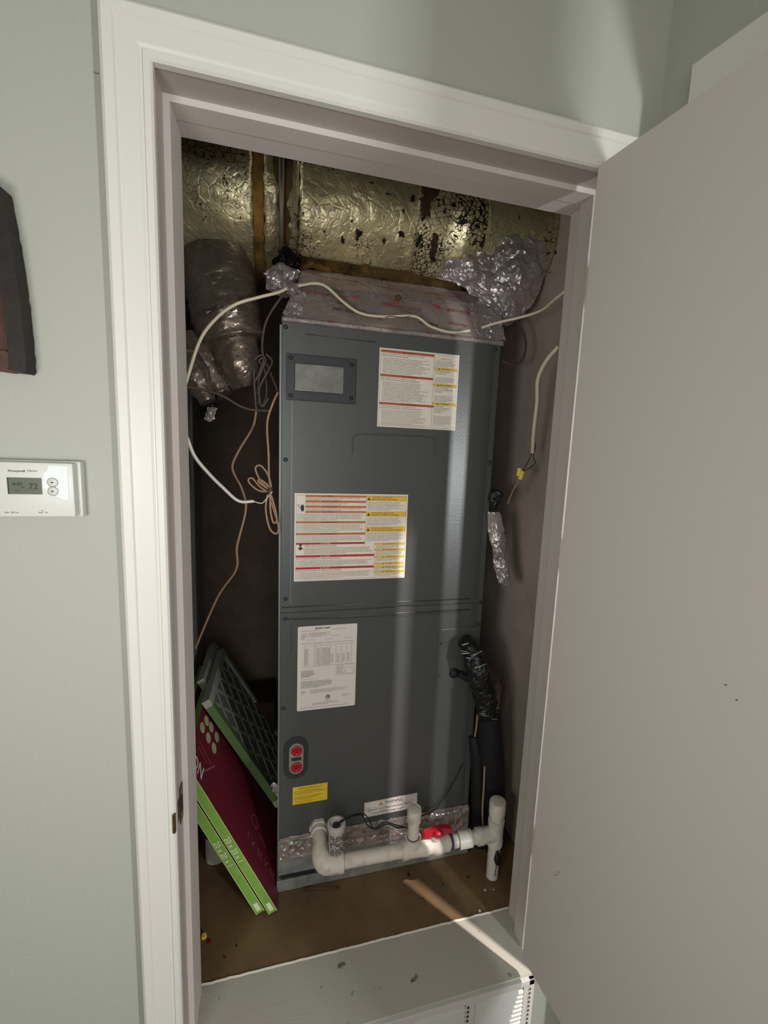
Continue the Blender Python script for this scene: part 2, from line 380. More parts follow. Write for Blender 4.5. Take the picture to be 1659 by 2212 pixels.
for i in range(bays):
    for k in range(nz):
        z = gz1-fw-.010-k*(gz1-gz0-2*fw-.014)/nz
        o = bpy.data.objects.new('slat', me); COL.objects.link(o); o.parent = gr
        o.location = (gx0+fw+bw*i+.013, -.0005, z)
# triangular notches down each rib
bm = bmesh.new(); prism(bm, [(-.003, -.0112, -.0025), (.003, -.0112, -.0025), (.0005, -.0112, .003)], (0, .002, 0)); me = bpy.data.meshes.new('notch'); bm.to_mesh(me); bm.free(); me.materials.append(M['shadowgap'])
for i in range(1, bays+1):
    for k in range(nz):
        z = gz1-fw-.008-k*(gz1-gz0-2*fw-.014)/nz
        o = bpy.data.objects.new('notch', me); COL.objects.link(o); o.parent = gr
        o.location = (gx0+fw+bw*i-(.006 if i < bays else -.004), .0, z)
rebase(gr, (.4, -.005, gz0))

# ------------------------------------------------------------------ printing helpers
_tc = {}
def text_geo(s, res=2):
    if s in _tc: return _tc[s]
    cu = bpy.data.curves.new('t', 'FONT'); cu.body = s; cu.size = 1; cu.resolution_u = res
    o = bpy.data.objects.new('t', cu); COL.objects.link(o)
    me = bpy.data.meshes.new_from_object(o.evaluated_get(bpy.context.evaluated_depsgraph_get()))
    V = [(v.co.x, v.co.y) for v in me.vertices]; Fc = [tuple(p.vertices) for p in me.polygons]
    bpy.data.objects.remove(o); bpy.data.curves.remove(cu); bpy.data.meshes.remove(me)
    x0 = min(v[0] for v in V); x1 = max(v[0] for v in V); V = [((x-x0), y) for x, y in V]
    _tc[s] = (V, Fc, x1-x0); return _tc[s]
class Sheet:
    """flat print laid on a rectangle: origin = top-left corner, U to the right, V downward, N outward (all unit vectors)"""
    def __init__(s, origin, U, V, N, w, h, mats, thick=.0004):
        s.o, s.U, s.V, s.N, s.w, s.h = Vector(origin), Vector(U).normalized(), Vector(V).normalized(), Vector(N).normalized(), w, h
        s.bm = bmesh.new(); s.mats = mats; s.t = thick
    def P(s, u, v, lv): return s.o+s.U*u+s.V*v+s.N*(s.t+lv*.00018)
    def base(s, mi=0, r=0):
        if r: c = [(r + (math.cos(a)-1)*0, 0) for a in (0,)]
        pl = []
        if r:
            for cx, cy, a0 in ((s.w-r, r, -90), (s.w-r, s.h-r, 0), (r, s.h-r, 90), (r, r, 180)):
                for k in range(5):
                    a = math.radians(a0+k*22.5); pl.append((cx+r*math.cos(a), cy+r*math.sin(a)))
        else: pl = [(0,0), (s.w,0), (s.w,s.h), (0,s.h)]
        prism(s.bm, [s.o+s.U*u+s.V*v+s.N*.00005 for u, v in pl], s.N*s.t, mi)
    def poly(s, pl, mi, lv=1):
        f = s.bm.faces.new([s.bm.verts.new(s.P(u*s.w, v*s.h, lv)) for u, v in pl]); f.material_index = mi
    def rect(s, u0, v0, u1, v1, mi, lv=1): s.poly([(u0,v0),(u1,v0),(u1,v1),(u0,v1)], mi, lv)
    def frame(s, u0, v0, u1, v1, t, mi, lv=2):
        tu, tv = t/s.w, t/s.h
        s.rect(u0,v0,u1,v0+tv,mi,lv); s.rect(u0,v1-tv,u1,v1,mi,lv); s.rect(u0,v0,u0+tu,v1,mi,lv); s.rect(u1-tu,v0,u1,v1,mi,lv)
    def text(s, st, u, v, h, mi, lv=3, maxw=None, center=False, rot=0, slant=0):
        """h = letter size as a fraction of the sheet height; (u, v) = left end of the baseline"""
        V, Fc, wd = text_geo(st); sc = h*s.h/.72; sx = sc
        if maxw and wd*sc > maxw*s.w: sx = maxw*s.w/wd
        ox, oy = u*s.w, v*s.h
        if center: ox -= wd*sx/2*math.cos(rot); oy -= wd*sx/2*math.sin(rot)*-1 if rot else 0
        vs = []
        cr, sr = math.cos(rot), math.sin(rot)
        for x, y in V:
            x2, y2 = x*sx+slant*y*sc, y*sc; vs.append(s.bm.verts.new(s.P(ox+x2*cr-y2*sr, oy-(x2*sr+y2*cr), lv)))
        for f in Fc:
            try: q = s.bm.faces.new([vs[i] for i in f]); q.material_index = mi
            except ValueError: pass
    def words(s, u0, v0, u1, v1, n, mi, lv=2, fill=.5, last=.6, jitter=.25):
        """rows of unreadably small print: little word-long dashes"""
        dv = (v1-v0)/n
        for i in range(n):
            v = v0+dv*i+dv*(1-fill)/2; end = u1-(u1-u0)*random.random()*jitter if i < n-1 else u0+(u1-u0)*last
            u = u0
            while u < end:
                w = (.006+random.random()*.022)*(.2/s.w)*.5; w = min(w, end-u)
                hh = dv*fill*(.75+.25*random.random()); s.rect(u, v+dv*fill-hh, u+w, v+dv*fill, mi, lv); u += w+.0022/s.w*.5
    def tri(s, u, v, h, mi, lv=3):
        r = h*s.h/s.w; s.poly([(u-r*.55, v+h/2), (u+r*.55, v+h/2), (u, v-h/2)], mi, lv)
    def disc(s, u, v, r, mi, lv=3, n=20, r2=None, ry=None):
        ry = ry or r
        s.poly([(u+r/s.w*math.cos(6.2832*k/n), v+ry/s.h*math.sin(6.2832*k/n)) for k in range(n)], mi, lv)
    def done(s, name, parent=None):
        me = bpy.data.meshes.new(name); s.bm.to_mesh(me); s.bm.free(); return link(name, me, s.mats, parent)

# ------------------------------------------------------------------ air handler
Y = .349; X0, X1, ZT, ZB = .178, .735, 1.515, .022
ah = thing('air_handler', 'tall dark grey metal air handler cabinet standing in the closet', 'air handler')
bm = bmesh.new()
bx(bm, X0+.002, X1, Y+.004, .90, ZB+.045, ZT-.002, bev=.002)
obj('cabinet', bm, M['cabinet'], ah)
def panel(name, z0, z1, x0=X0, x1=X1):
    """folded sheet panel: flat face, soft rolled right-hand edge"""
    bm = bmesh.new(); pr = [(x0, Y+.02), (x0, Y+.001), (x0+.0015, Y)]
    pr += [(x1-.045, Y)]
    for k in range(1, 9):
        a = k/8*math.radians(80); pr.append((x1-.045+.034*math.sin(a), Y+.012*(1-math.cos(a))))
    pr += [(x1-.004, Y+.02), (x1-.004, Y+.03), (x0, Y+.03)]
    prism(bm, [(x, y, z0) for x, y in pr], (0, 0, z1-z0)); return obj(name, bm, M['cabinet'], ah, smooth=25)
up = panel('upper_panel', .812, ZT-.004, x1=X1+.004); lp = panel('lower_panel', .155, .806, x1=X1+.004)
# raised hems along the seam between the two panels
for z in (.822, .790):
    bm = bmesh.new(); tube(bm, [(X0+.004, Y+.0005, z), (X1-.04, Y+.0005, z-.002)], .0022, 8); obj('hem', bm, M['cabinet'], up if z > .81 else lp)
bm = bmesh.new(); bx(bm, X0-.0045, X0+.0005, Y+.003, .36, .06, ZT-.01); bx(bm, X0+.024, X0+.0255, Y-.0009, Y+.001, .83, 1.335)
obj('side_flange', bm, M['cabinet_edge'], ah)
bm = bmesh.new(); tube(bm, [(.231, Y-.0002, 1.489), (.40, Y-.0002, 1.487)], .0012, 6); obj('crease', bm, M['cabinet'], up)
# pressed handle outline under the upper warning label
q = [(.349, 1.213), (.349, 1.247), (.353, 1.259), (.366, 1.264), (.55, 1.266), (.562, 1.260), (.567, 1.248), (.567, 1.215)]
bm = bmesh.new(); tube(bm, [(x, Y-.0004, z) for x, z in q], .0016, 6); obj('pressed_outline', bm, M['cabinet'], up, smooth=60)
# rounded embossed outline of the lower panel and patch plate by the pipes
q = [(.205, .70), (.205, .772), (.212, .783), (.226, .786), (.66, .781), (.672, .774), (.676, .76)]
bm = bmesh.new(); tube(bm, [(x, Y-.0002, z) for x, z in q], .0014, 6); obj('pressed_outline', bm, M['cabinet'], lp, smooth=60)
bm = bmesh.new(); bx(bm, .606, .722, Y-.0022, Y+.001, .555, .735, bev=.001); obj('cover_plate', bm, M['cabinet'], lp)
# screws
def screw(px, py, parent, r=.0042):
    w = at('y', Y-.001, px, py); bm = bmesh.new(); lathe(bm, (w.x, Y+.0005, w.z), (0,-1,0), [(0, r*1.3), (.0008, r*1.3), (.001, r), (.003, r*.9), (.0034, r*.6)], 10)
    o = obj('screw', bm, M['black_plastic'], parent); return o
for px, py in ((617,706), (617,993), (1058,1000), (617,1294), (617,1337), (1038,1302), (1070,755)): screw(px, py, up)
for px, py in ((612,1530), (952,1390), (948,1459), (1033,1349)): screw(px, py, lp)
# sight window
wx0, wx1, wz0, wz1 = .189, .353, 1.336, 1.442
bm = bmesh.new()
ix0, ix1, iz0, iz1 = .208, .323, 1.358, 1.421
bx(bm, wx0, ix0, Y-.006, Y, wz0, wz1, bev=.0016); bx(bm, ix1, wx1, Y-.006, Y, wz0, wz1, bev=.0016)
bx(bm, ix0-.002, ix1+.002, Y-.006, Y, wz0, iz0, bev=.0016); bx(bm, ix0-.002, ix1+.002, Y-.006, Y, iz1, wz1, bev=.0016)
wf = obj('window_frame', bm, M['black_plastic'], up)
bm = bmesh.new(); bx(bm, ix0, ix1, Y-.0035, Y-.0005, iz0, iz1, bev=.001); obj('sight_glass', bm, M['grey_tint'], up)
for x, z in ((.199, 1.432), (.342, 1.428), (.199, 1.346), (.342, 1.349)):
    bm = bmesh.new(); lathe(bm, (x, Y-.0055, z), (0,-1,0), [(0, .0052), (.0006, .0052), (.0008, .004), (.0022, .0036)], 12); obj('screw', bm, M['black'], up)

LM = [M['paper'], M['ink'], M['ink_grey'], M['rust'], M['yellow'], M['crimson'], M['orange'], M['paper_white']]
FX, FZ, FN = (1,0,0), (0,0,-1), (0,-1,0)
# upper right warning label
s = Sheet((.4095, Y, 1.476), FX, FZ, FN, .209, .191, LM); s.base(0)
s.frame(.015, .018, .985, .985, .0007, 2)
for v0, v1, u1, t1, t2 in ((.024, .052, .675, 'THIS UNIT IS SHIPPED WITH HIGH PRESSURE, FOLLOW THESE', 'INSTRUCTIONS TO PREVENT INJURIES'),
                       (.325, .353, .675, 'ESTA UNIDAD SE ENVIA CON ENTRE 5 Y 7 LIBRAS', 'SIGA ESTAS INSTRUCCIONES PARA PREVENIR LESIONES'),
                       (.682, .710, .700, 'CETTE UNITE EST LIVREE AVEC PSIG, RESPECTEZ CES', 'INSTRUCTIONS POUR EVITER DES BLESSURES PERSONNELLES')):
    s.rect(.018, v0, u1, v1, 3); s.frame(.018, v0, u1, v1, .0004, 1, 2)
    s.tri(.30, (v0+v1)/2, .02, 1)
    s.text({.024:'WARNING', .325:'ADVERTENCIA', .682:'AVERTISSEMENT'}[v0], .33, v1-.007, .016, 1)
    s.text(t1, .03, v1+.026, .015, 1, maxw=.62); s.text(t2, .03, v1+.050, .015, 1, maxw=.60)
s.words(.045, .115, .65, .315, 11, 2); s.words(.045, .415, .66, .672, 14, 2); s.words(.045, .772, .68, .955, 11, 2); s.words(.045, .957, .96, .975, 1, 2)
s.rect(.676, .018, .679, .955, 2, 2); s.rect(.015, .955, .985, .957, 2, 2); s.rect(.68, .085, .985, .087, 2, 2)
s.text('IMPORTANT', .83, .075, .018, 2, center=True)
s.words(.695, .095, .965, .175, 5, 2)
for v0, t, hd in ((.185, 'CAUTION', ('NOTE BELOW APPLIES', 'TO COILS ONLY')), (.395, 'PRECAUCIÓN', ('LA NOTA SIGUIENTE', 'APLICA A LOS SERPENTINES', 'SOLAMENTE')), (.64, 'ATTENTION', ('LA REMARQUE', "CI-DESSOUS S'APPLIQUE", 'UNIQUEMENT AUX', 'SERPENTINS'))):
    s.rect(.683, v0, .982, v0+.032, 4); s.frame(.683, v0, .982, v0+.032, .0004, 1, 2); s.tri(.745, v0+.016, .022, 1); s.text(t, .77, v0+.025, .018, 1, maxw=.18)
    for j, h in enumerate(hd): s.text(h, .70, v0+.058+.026*j, .015, 1, maxw=.27)
    s.words(.70, v0+.07+.026*len(hd), .965, {.185:.385, .395:.63, .64:.94}[v0], {.185:5, .395:7, .64:10}[v0], 2)
o = s.done('warning_label', ah); o['label'] = 'cream warning label with three rust-red bars and yellow bars, upper right of cabinet'
# large trilingual label in the middle
s = Sheet((.2105, Y, 1.1135), FX, FZ, FN, .288, .2245, LM); s.base(0); s.frame(.012, .018, .988, .985, .0006, 2)
def bar(u0, v0, u1, v1, mi, t, tu, ti=1, h=.014):
    s.rect(u0, v0, u1, v1, mi); s.frame(u0, v0, u1, v1, .0003, 1, 2); s.tri(tu-.018, (v0+v1)/2, (v1-v0)*.65, ti); s.text(t, tu, v1-(v1-v0)*.22, min(h, (v1-v0)*.62), ti)
for v0, t in ((.018, 'WARNING'), (.078, 'AVERTISSEMENT'), (.137, 'ADVERTENCIA')):
    bar(.09, v0, .615, v0+.024, 6, t, .26); s.words(.095, v0+.028, .60, v0+.058, 2, 2, jitter=.3)
bar(.09, .196, .615, .218, 6, 'WARNING', .26); s.words(.02, .225, .60, .305, 5, 2, jitter=.06)
bar(.014, .312, .615, .336, 6, 'AVERTISSEMENT', .25); s.words(.02, .345, .60, .435, 6, 2, jitter=.06)
bar(.014, .445, .615, .470, 6, 'ADVERTENCIA', .25); s.words(.02, .478, .60, .548, 5, 2, jitter=.06)
bar(.014, .556, .615, .578, 5, 'DANGER', .25, 7); s.text('CARBON MONOXIDE POISONING HAZARD', .085, .60, .013, 1, maxw=.32); s.words(.085, .61, .695, .69, 5, 2, jitter=.08)
bar(.014, .700, .705, .725, 5, 'DANGER', .25, 7); s.text("RISQUE D'EMPOISONNEMENT AU MONOXYDE DE CARBONE", .02, .747, .013, 1, maxw=.47); s.words(.02, .757, .695, .83, 5, 2, jitter=.08)
bar(.014, .838, .705, .863, 5, 'PELIGRO', .25, 7); s.text('RIESGO DE INTOXICACION POR MONOXIDO DE CARBONO', .02, .884, .013, 1, maxw=.45); s.words(.02, .893, .69, .975, 6, 2, jitter=.1)
for v0, a, b_ in ((.022, 'CAUTION - INSTALLER', '(BEFORE OPERATING UNIT)'), (.202, 'ATTENTION - INSTALLEUR', "(AVANT D'OPERER L'APPAREIL)"), (.38, 'ATENCION - INSTALADOR', '(ANTES DE FUNCIONAR LA UNIDAD)')):
    s.rect(.622, v0, .986, v0+.055, 4); s.frame(.622, v0, .986, v0+.055, .0003, 1, 2); s.tri(.642, v0+.03, .032, 1)
    s.text(a, .67, v0+.024, .017, 1, maxw=.2); s.text(b_, .67, v0+.047, .017, 1, maxw=.29); s.words(.63, v0+.063, .975, v0+.168, 8, 2, jitter=.2)
for v0, t, nn_ in ((.57, 'CAUTION', 3), (.64, 'PRECAUCIÓN', 4), (.725, 'ATTENTION', 3), (.805, 'CAUTION', 1), (.85, 'PRECAUCIÓN', 2), (.905, 'ATTENTION', 3)):
    bar(.71, v0, .986, v0+.024, 4, t, .81); s.words(.72, v0+.028, .97, v0+.028+.0125*nn_, nn_, 2)
s.rect(.706, .57, .708, .985, 2, 2); s.rect(.617, .02, .619, .57, 2, 2)
s.rect(.016, .118, .085, .215, 7, 1)
s.poly([(.052,.14),(.060,.122),(.066,.136),(.070,.124),(.076,.138),(.080,.15),(.078,.18),(.074,.20),(.058,.20),(.050,.17)], 1, 3)
for k in range(3): s.rect(.024+.006*k, .125+.014*k, .034+.006*k, .131+.014*k, 1, 3)
s.disc(.052, .585, .0032, 1); s.poly([(.030,.625),(.045,.603),(.060,.603),(.076,.625),(.074,.632),(.062,.622),(.060,.640),(.044,.640),(.043,.622),(.032,.632)], 1, 3)
o = s.done('warning_label', ah); o['label'] = 'large white warning label with orange, crimson and yellow bars, middle of cabinet'
# white data plate with pen writing
s = Sheet((.2215, Y, .768), FX, FZ, FN, .1535, .2345, [M['paper_white'], M['ink'], M['ink_grey']]); s.base(0, r=.004)
s.text('down stair', .28, .038, .028, 1, maxw=.40, slant=.2); s.text('down stair', .283, .0385, .028, 1, maxw=.40, slant=.2)
s.words(.06, .05, .34, .06, 1, 1, last=1); s.words(.56, .043, .80, .053, 1, 1, last=1)
s.words(.18, .075, .55, .13, 4, 2); s.words(.56, .12, .78, .13, 1, 1); s.words(.05, .08, .15, .15, 3, 2); s.rect(.10, .10, .102, .16, 2)
for u in (.15, .45, .78): s.words(u, .155, u+.13, .165, 1, 1, last=1)
s.words(.06, .195, .95, .205, 1, 1, last=1)
for u in (.11, .27, .30, .39, .47, .54, .64, .73, .82, .91): s.rect(u, .225, u+.004, .475, 2)
s.rect(.11, .225, .96, .227, 2); s.rect(.11, .475, .96, .477, 2)
for u, v1 in ((.12, .46), (.32, .47), (.41, .47), (.485, .47)): s.words(u, .26, u+.06, v1, 16, 2, fill=.6, last=1, jitter=.05)
for u in (.56, .66, .75, .84): s.words(u, .34, u+.045, .45, 9, 2, fill=.6, last=1, jitter=.05)
s.frame(.66, .48, .97, .60, .0006, 2); s.frame(.80, .52, .95, .595, .0005, 2); s.words(.67, .49, .79, .59, 8, 2, last=1)
s.words(.06, .52, .32, .60, 6, 1, fill=.55); s.words(.06, .62, .55, .63, 1, 2); s.words(.06, .645, .62, .73, 6, 1, fill=.5)
s.words(.06, .76, .16, .80, 3, 2); s.words(.22, .75, .90, .80, 4, 2)
s.disc(.52, .855, .0062, 2); s.text('E', .505, .865, .022, 0, lv=4); s.words(.46, .885, .58, .91, 2, 2, last=1)
s.words(.26, .915, .72, .945, 2, 2); s.words(.04, .965, .86, .975, 1, 1, last=1); s.words(.76, .84, .92, .87, 3, 2)
o = s.done('data_label', ah); o['label'] = 'white data label with handwritten down stair at its top edge'
# yellow sticker
s = Sheet((.2128, Y, .3115), FX, FZ, FN, .0930, .0525, [M['yellow_sticker'], M['sticker_ink'], M['ink']]); s.base(0)
s.frame(.03, .05, .97, .95, .0003, 1); s.words(.18, .10, .84, .16, 1, 2, last=1, fill=.7); s.words(.06, .22, .94, .48, 4, 1, fill=.65); s.words(.06, .55, .90, .78, 4, 1, fill=.65); s.words(.06, .82, .9, .92, 2, 1, fill=.6)
o = s.done('sticker', ah); o['label'] = 'small yellow sticker on lower left of cabinet'
# proposition 65 label
s = Sheet((.4105, Y-.0003, .2285), (1,0,.028), (.028,0,-1), FN, .157, .0475, [M['paper_white'], M['ink'], M['yellow']]); s.base(0); s.frame(.012, .03, .988, .97, .0004, 1)
s.tri(.31, .22, .24, 1, 2); s.tri(.31, .225, .17, 2, 3); s.text('!', .302, .29, .13, 1, 4); s.text('WARNING', .38, .33, .23, 1, maxw=.34); s.rect(.03, .42, .97, .432, 1)
s.text('Cancer and Reproductive Harm -', .07, .62, .15, 1, maxw=.86); s.text('www.P65Warnings.ca.gov', .15, .86, .15, 1, maxw=.6)
o = s.done('warning_label', ah); o['label'] = 'narrow white warning label near the bottom of the cabinet'
# coil access port with two red plugs
bm = bmesh.new()
def capsule(cx, cz, r, hl, n=10):
    return [(cx+r*math.cos(math.radians(a)), cz+hl+r*math.sin(math.radians(a))) for a in [180*k/n for k in range(n+1)]]+[(cx+r*math.cos(math.radians(a)), cz-hl+r*math.sin(math.radians(a))) for a in [180+180*k/n for k in range(n+1)]]
prism(bm, [(x, Y+.0005, z) for x, z in capsule(.220, .400, .032, .030)], (0, -.0022, 0), 0)
prism(bm, [(x, Y-.0014, z) for x, z in capsule(.221, .399, .0185, .026)], (0, -.0035, 0), 1)
prism(bm, [(x, Y-.0045, z) for x, z in [(.208, .404), (.234, .404), (.234, .394), (.208, .394)]], (0, -.001, 0), 0)
pt_ = obj('port_plate', bm, [M['black_plastic'], M['galv']], lp)
for z in (.423, .375):
    bm = bmesh.new(); lathe(bm, (.2215, Y-.0045, z), (0,-1,0), [(0, .0145), (.003, .0145), (.004, .013), (.0045, .009), (.003, .0085), (.003, .002), (.0065, .002)], 18)
    for a in (0, 60, 120):
        c, q = math.cos(math.radians(a)), math.sin(math.radians(a)); prism(bm, [Vector((.2215, Y-.0075, z))+Vector((c*u-q*w, 0, q*u+c*w)) for u, w in ((-.009,-.0012),(.009,-.0012),(.009,.0012),(-.009,.0012))], (0,-.0035,0))
    obj('port_plug', bm, M['red'], lp)
# galvanised base rail and its foil taped edge
bm = bmesh.new(); bx(bm, X0-.002, X1+.004, Y+.001, .90, ZB+.022, .154, bev=.001); obj('base_pan', bm, M['galv'], ah)
bm = bmesh.new(); bx(bm, X0+.004, X1-.004, Y-.0012, .89, ZB+.0115, ZB+.0235); obj('base_gap', bm, M['black'], ah)
bm = bmesh.new(); bx(bm, X0-.006, X1+.006, Y-.006, .90, .0, ZB+.012, bev=.0015); obj('base_rail', bm, M['galv'], ah)
def crumple(name, grid, mats, parent, amp=.004, sc=60, seed=0, thick=.0006, flat=True, edge=.0, mode=0):
    """grid[i][j] of points; adds crumpled relief along the local normal"""
    bm = bmesh.new(); n, m_ = len(grid), len(grid[0]); V = []
    for i in range(n):
        row = []
        for j in range(m_):
            p = grid[i][j]; a = grid[min(i+1,n-1)][j]-grid[max(i-1,0)][j]; b = grid[i][min(j+1,m_-1)]-grid[i][max(j-1,0)]
            nn = a.cross(b); nn = nn.normalized() if nn.length > 1e-9 else Vector((0,-1,0))
            q = p*sc+Vector((seed*7.3, seed, 0)); h = noise.noise(q)+.5*abs(noise.noise(q*2.1))+.35*noise.noise(q*4.3)
            rr = p+nn*amp*h
            if edge and (i in (0, n-1) or j in (0, m_-1)): rr += Vector((random.uniform(-1,1), 0, random.uniform(-1,1)))*edge
            row.append(bm.verts.new(rr))
        V.append(row)
    for i in range(n-1):
        for j in range(m_-1):
            a, b, c, e = V[i][j], V[i+1][j], V[i+1][j+1], V[i][j+1]
            if (i+j) % 2: fs = [bm.faces.new((a, b, c)), bm.faces.new((a, c, e))]
            else: fs = [bm.faces.new((a, b, e)), bm.faces.new((b, c, e))]
            for f in fs: f.smooth = not flat
    r = bmesh.ops.solidify(bm, geom=bm.faces[:], thickness=thick) if thick else None
    me = bpy.data.meshes.new(name); bm.to_mesh(me); bm.free(); return link(name, me, mats, parent)
def quadgrid(a, b, c, e, nu, nv):
    """a-b along the top (left to right), e-c along the bottom"""
    a, b, c, e = map(Vector, (a, b, c, e))
    return [[(a.lerp(b, u/nu)).lerp(e.lerp(c, u/nu), v/nv) for v in range(nv+1)] for u in range(nu+1)]
# foil tape band across the bottom of the lower panel (ragged lower edge)
zt = lambda x: .166-.004*(x-.18)
g = []
for i in range(111):
    x = .180+.553*i/110; top = .165+.0025*noise.noise(Vector((x*40, 1, 0))); bot = (.098-.012*(x-.18)/.5 if x < .62 else .078)+.004*noise.noise(Vector((x*30, 5, 0)))
    g.append([Vector((x, Y-.0025, top+(bot-top)*k/13)) for k in range(14)])
tp = crumple('foil_tape', g, M['foil_flat'], ah, amp=.0030, sc=60, seed=3, flat=True)
tp['label'] = 'wrinkled silver foil tape band along the cabinet bottom'
for x0_, x1_, z0_, z1_, sd_ in ((.181, .262, .150, .108, 1), (.345, .500, .122, .112, 2), (.560, .700, .158, .148, 3), (.500, .600, .118, .108, 4), (.182, .215, .120, .100, 5), (.690, .732, .160, .090, 6)):
    crumple('foil_wrinkle', quadgrid((x0_, Y-.0055, z0_), (x1_, Y-.0055, z0_-.001), (x1_, Y-.0050, z1_), (x0_, Y-.0050, z1_), int((x1_-x0_)/.004), 6), M['foil'], ah, amp=.0045, sc=75, seed=90+sd_)
def tape_text(st, x, z, h, mt, parent, y=Y-.0055, ang=0, U=(1,0,0), Vd=(0,0,-1), N=(0,-1,0), flip=False, name='tape_print'):
    U, Vd = Vector(U), Vector(Vd)
    if flip: U, Vd = -U, -Vd
    s = Sheet((x, y, z), U, Vd, N, 1, 1, [mt], .0002); s.text(st, 0, 0, h, 0, lv=0, rot=ang); return s.done(name, parent)
for st, x, z, h, c in (('h', .205, .128, .014, 'red_print'), ('Hardcast', .218, .127, .006, 'red_print'), ('h', .410, .134, .013, 'red_print'), ('Hardcast', .422, .134, .006, 'red_print'), ('h', .600, .130, .013, 'red_print'), ('Hardcast', .612, .130, .006, 'red_print'), ('h', .415, .112, .009, 'red_print')):
    tape_text(st, x, z, h, M[c], ah)
rebase(ah, (.457, .6, 0))

# ------------------------------------------------------------------ plenum wrapped in foil tape
pl = thing('supply_plenum', 'tapered supply plenum wrapped in printed foil tape on top of air handler', 'duct')
A = [(.180, .352, 1.520), (.212, .395, 1.608), (.222, .455, 1.668)]; B = [(.737, .352, 1.520), (.733, .395, 1.616), (.715, .455, 1.668)]
bm = bmesh.new()
prism(bm, [(x, y, z) for x, y, z in ((.184, .36, 1.516), (.216, .40, 1.606), (.226, .46, 1.665), (.226, .46, 1.74), (.700, .46, 1.74), (.705, .46, 1.665), (.725, .40, 1.612), (.732, .36, 1.516))], (0, .0, 0)) if False else None
for (a0, b0), (a1, b1) in (((A[0], B[0]), (A[1], B[1])), ((A[1], B[1]), (A[2], B[2]))):
    vs = [bm.verts.new(Vector(q)+Vector((0, .006, -.001))) for q in (a0, b0, b1, a1)]; ws = [bm.verts.new((v.co.x, .85, v.co.z)) for v in vs]
    bm.faces.new(vs)
    for i in range(4): bm.faces.new((vs[i], ws[i], ws[(i+1)%4], vs[(i+1)%4]))
    bm.faces.new(ws[::-1])
obj('plenum_body', bm, M['foil_flat'], pl)
o = crumple('tape_lower', quadgrid(A[1], B[1], B[0], A[0], 90, 16), M['foil_flat'], pl, amp=.0020, sc=20, seed=1, flat=False)
o = crumple('tape_upper', quadgrid(A[2], B[2], B[1], A[1], 90, 12), M['foil_flat'], pl, amp=.0020, sc=20, seed=5, flat=False)
g = quadgrid((.178, .349, 1.5245), (.740, .349, 1.5245), (.741, .347, 1.5105), (.177, .347, 1.5105), 110, 3)
crumple('tape_lip', g, M['foil'], pl, amp=.0010, sc=60, seed=2, flat=False)
# crease highlight, wrinkled tape corners
crumple('tape_corner', quadgrid((.655, .398, 1.62), (.745, .40, 1.62), (.748, .352, 1.528), (.66, .350, 1.528), 18, 18), M['foil'], pl, amp=.008, sc=45, seed=8)
crumple('tape_corner', quadgrid((.208, .396, 1.607), (.238, .396, 1.607), (.222, .351, 1.528), (.179, .350, 1.528), 10, 18), M['foil'], pl, amp=.005, sc=50, seed=9)
crumple('crease_strip', quadgrid((.214, .397, 1.613), (.733, .397, 1.621), (.735, .390, 1.606), (.212, .390, 1.600), 100, 3), M['foil'], pl, amp=.0022, sc=60, seed=12)
sl_ = (Vector(A[0])-Vector(A[1])).normalized(); dn1 = Vector((0, A[0][1]-A[1][1], A[0][2]-A[1][2])).normalized(); N1 = Vector((0, dn1.z, -dn1.y)); N1 = N1 if N1.y < 0 else -N1
dn2 = Vector((0, A[1][1]-A[2][1], A[1][2]-A[2][2])).normalized(); N2 = Vector((0, dn2.z, -dn2.y)); N2 = N2 if N2.y < 0 else -N2
def ptext(st, x, t, h, mt, face=1, ang=0):
    a_, b_ = (A[0], A[1]) if face == 1 else (A[1], A[2]); y = a_[1]+(b_[1]-a_[1])*t; z = a_[2]+(b_[2]-a_[2])*t
    s = Sheet(Vector((x, y, z))+(N1 if face == 1 else N2)*.0048, (-1,0,0), -(dn1 if face == 1 else dn2), N1 if face == 1 else N2, 1, 1, [mt], .0002)
    s.text(st, 0, 0, h, 0, lv=0, rot=ang); s.done('tape_print', pl)
for st, x, t, h, c, fc in (('FOIL-GRIP', .345, .42, .0085, 'ink', 1), ('1402', .325, .62, .008, 'ink', 1), ('(COLD WEATHER)', .330, .80, .009, 'red_print', 1), ('(COLD WEATHER)', .520, .72, .009, 'red_print', 1),
        ('FOIL-GRIP', .560, .32, .0085, 'ink', 1), ('1402', .520, .50, .008, 'ink', 1), ('Hardcast', .415, .32, .010, 'red_print', 1), ('Hardcast', .640, .40, .010, 'red_print', 1), ('INSTA-GRIP', .660, .82, .010, 'red_print', 1),
        ('(COLD WEATHER)', .360, .55, .009, 'red_print', 2), ('FOIL-GRIP', .480, .45, .009, 'red_print', 2), ('(COLD WEATHER)', .640, .45, .009, 'red_print', 2), ('1402', .300, .04, .0075, 'red_print', 1), ('1402', .545, .04, .0075, 'red_print', 1)):
    ptext(st, x, t, h, M[c], fc, ang=-.06)
for x in (.335, .435, .545, .64):     # red triangular logos on the crease
    y, z = .3885, 1.598+.008*(x-.21)/.5; s = Sheet((x, y-.002, z), (1,0,0), (0,0,-1), (0,-1,0), 1, 1, [M['red_print']], .0002)
    s.poly([(0,0), (.026, .012), (.028, .002)], 0, 0); s.done('tape_print', pl)
bm = bmesh.new(); w = at('y', .385, 861, 642); lathe(bm, (w.x, .391, w.z), (0,-1,-.2), [(0, .008), (.004, .007), (.006, .003)], 12); obj('plug', bm, M['mastic'], pl)
rebase(pl, (.457, .6, 1.52))

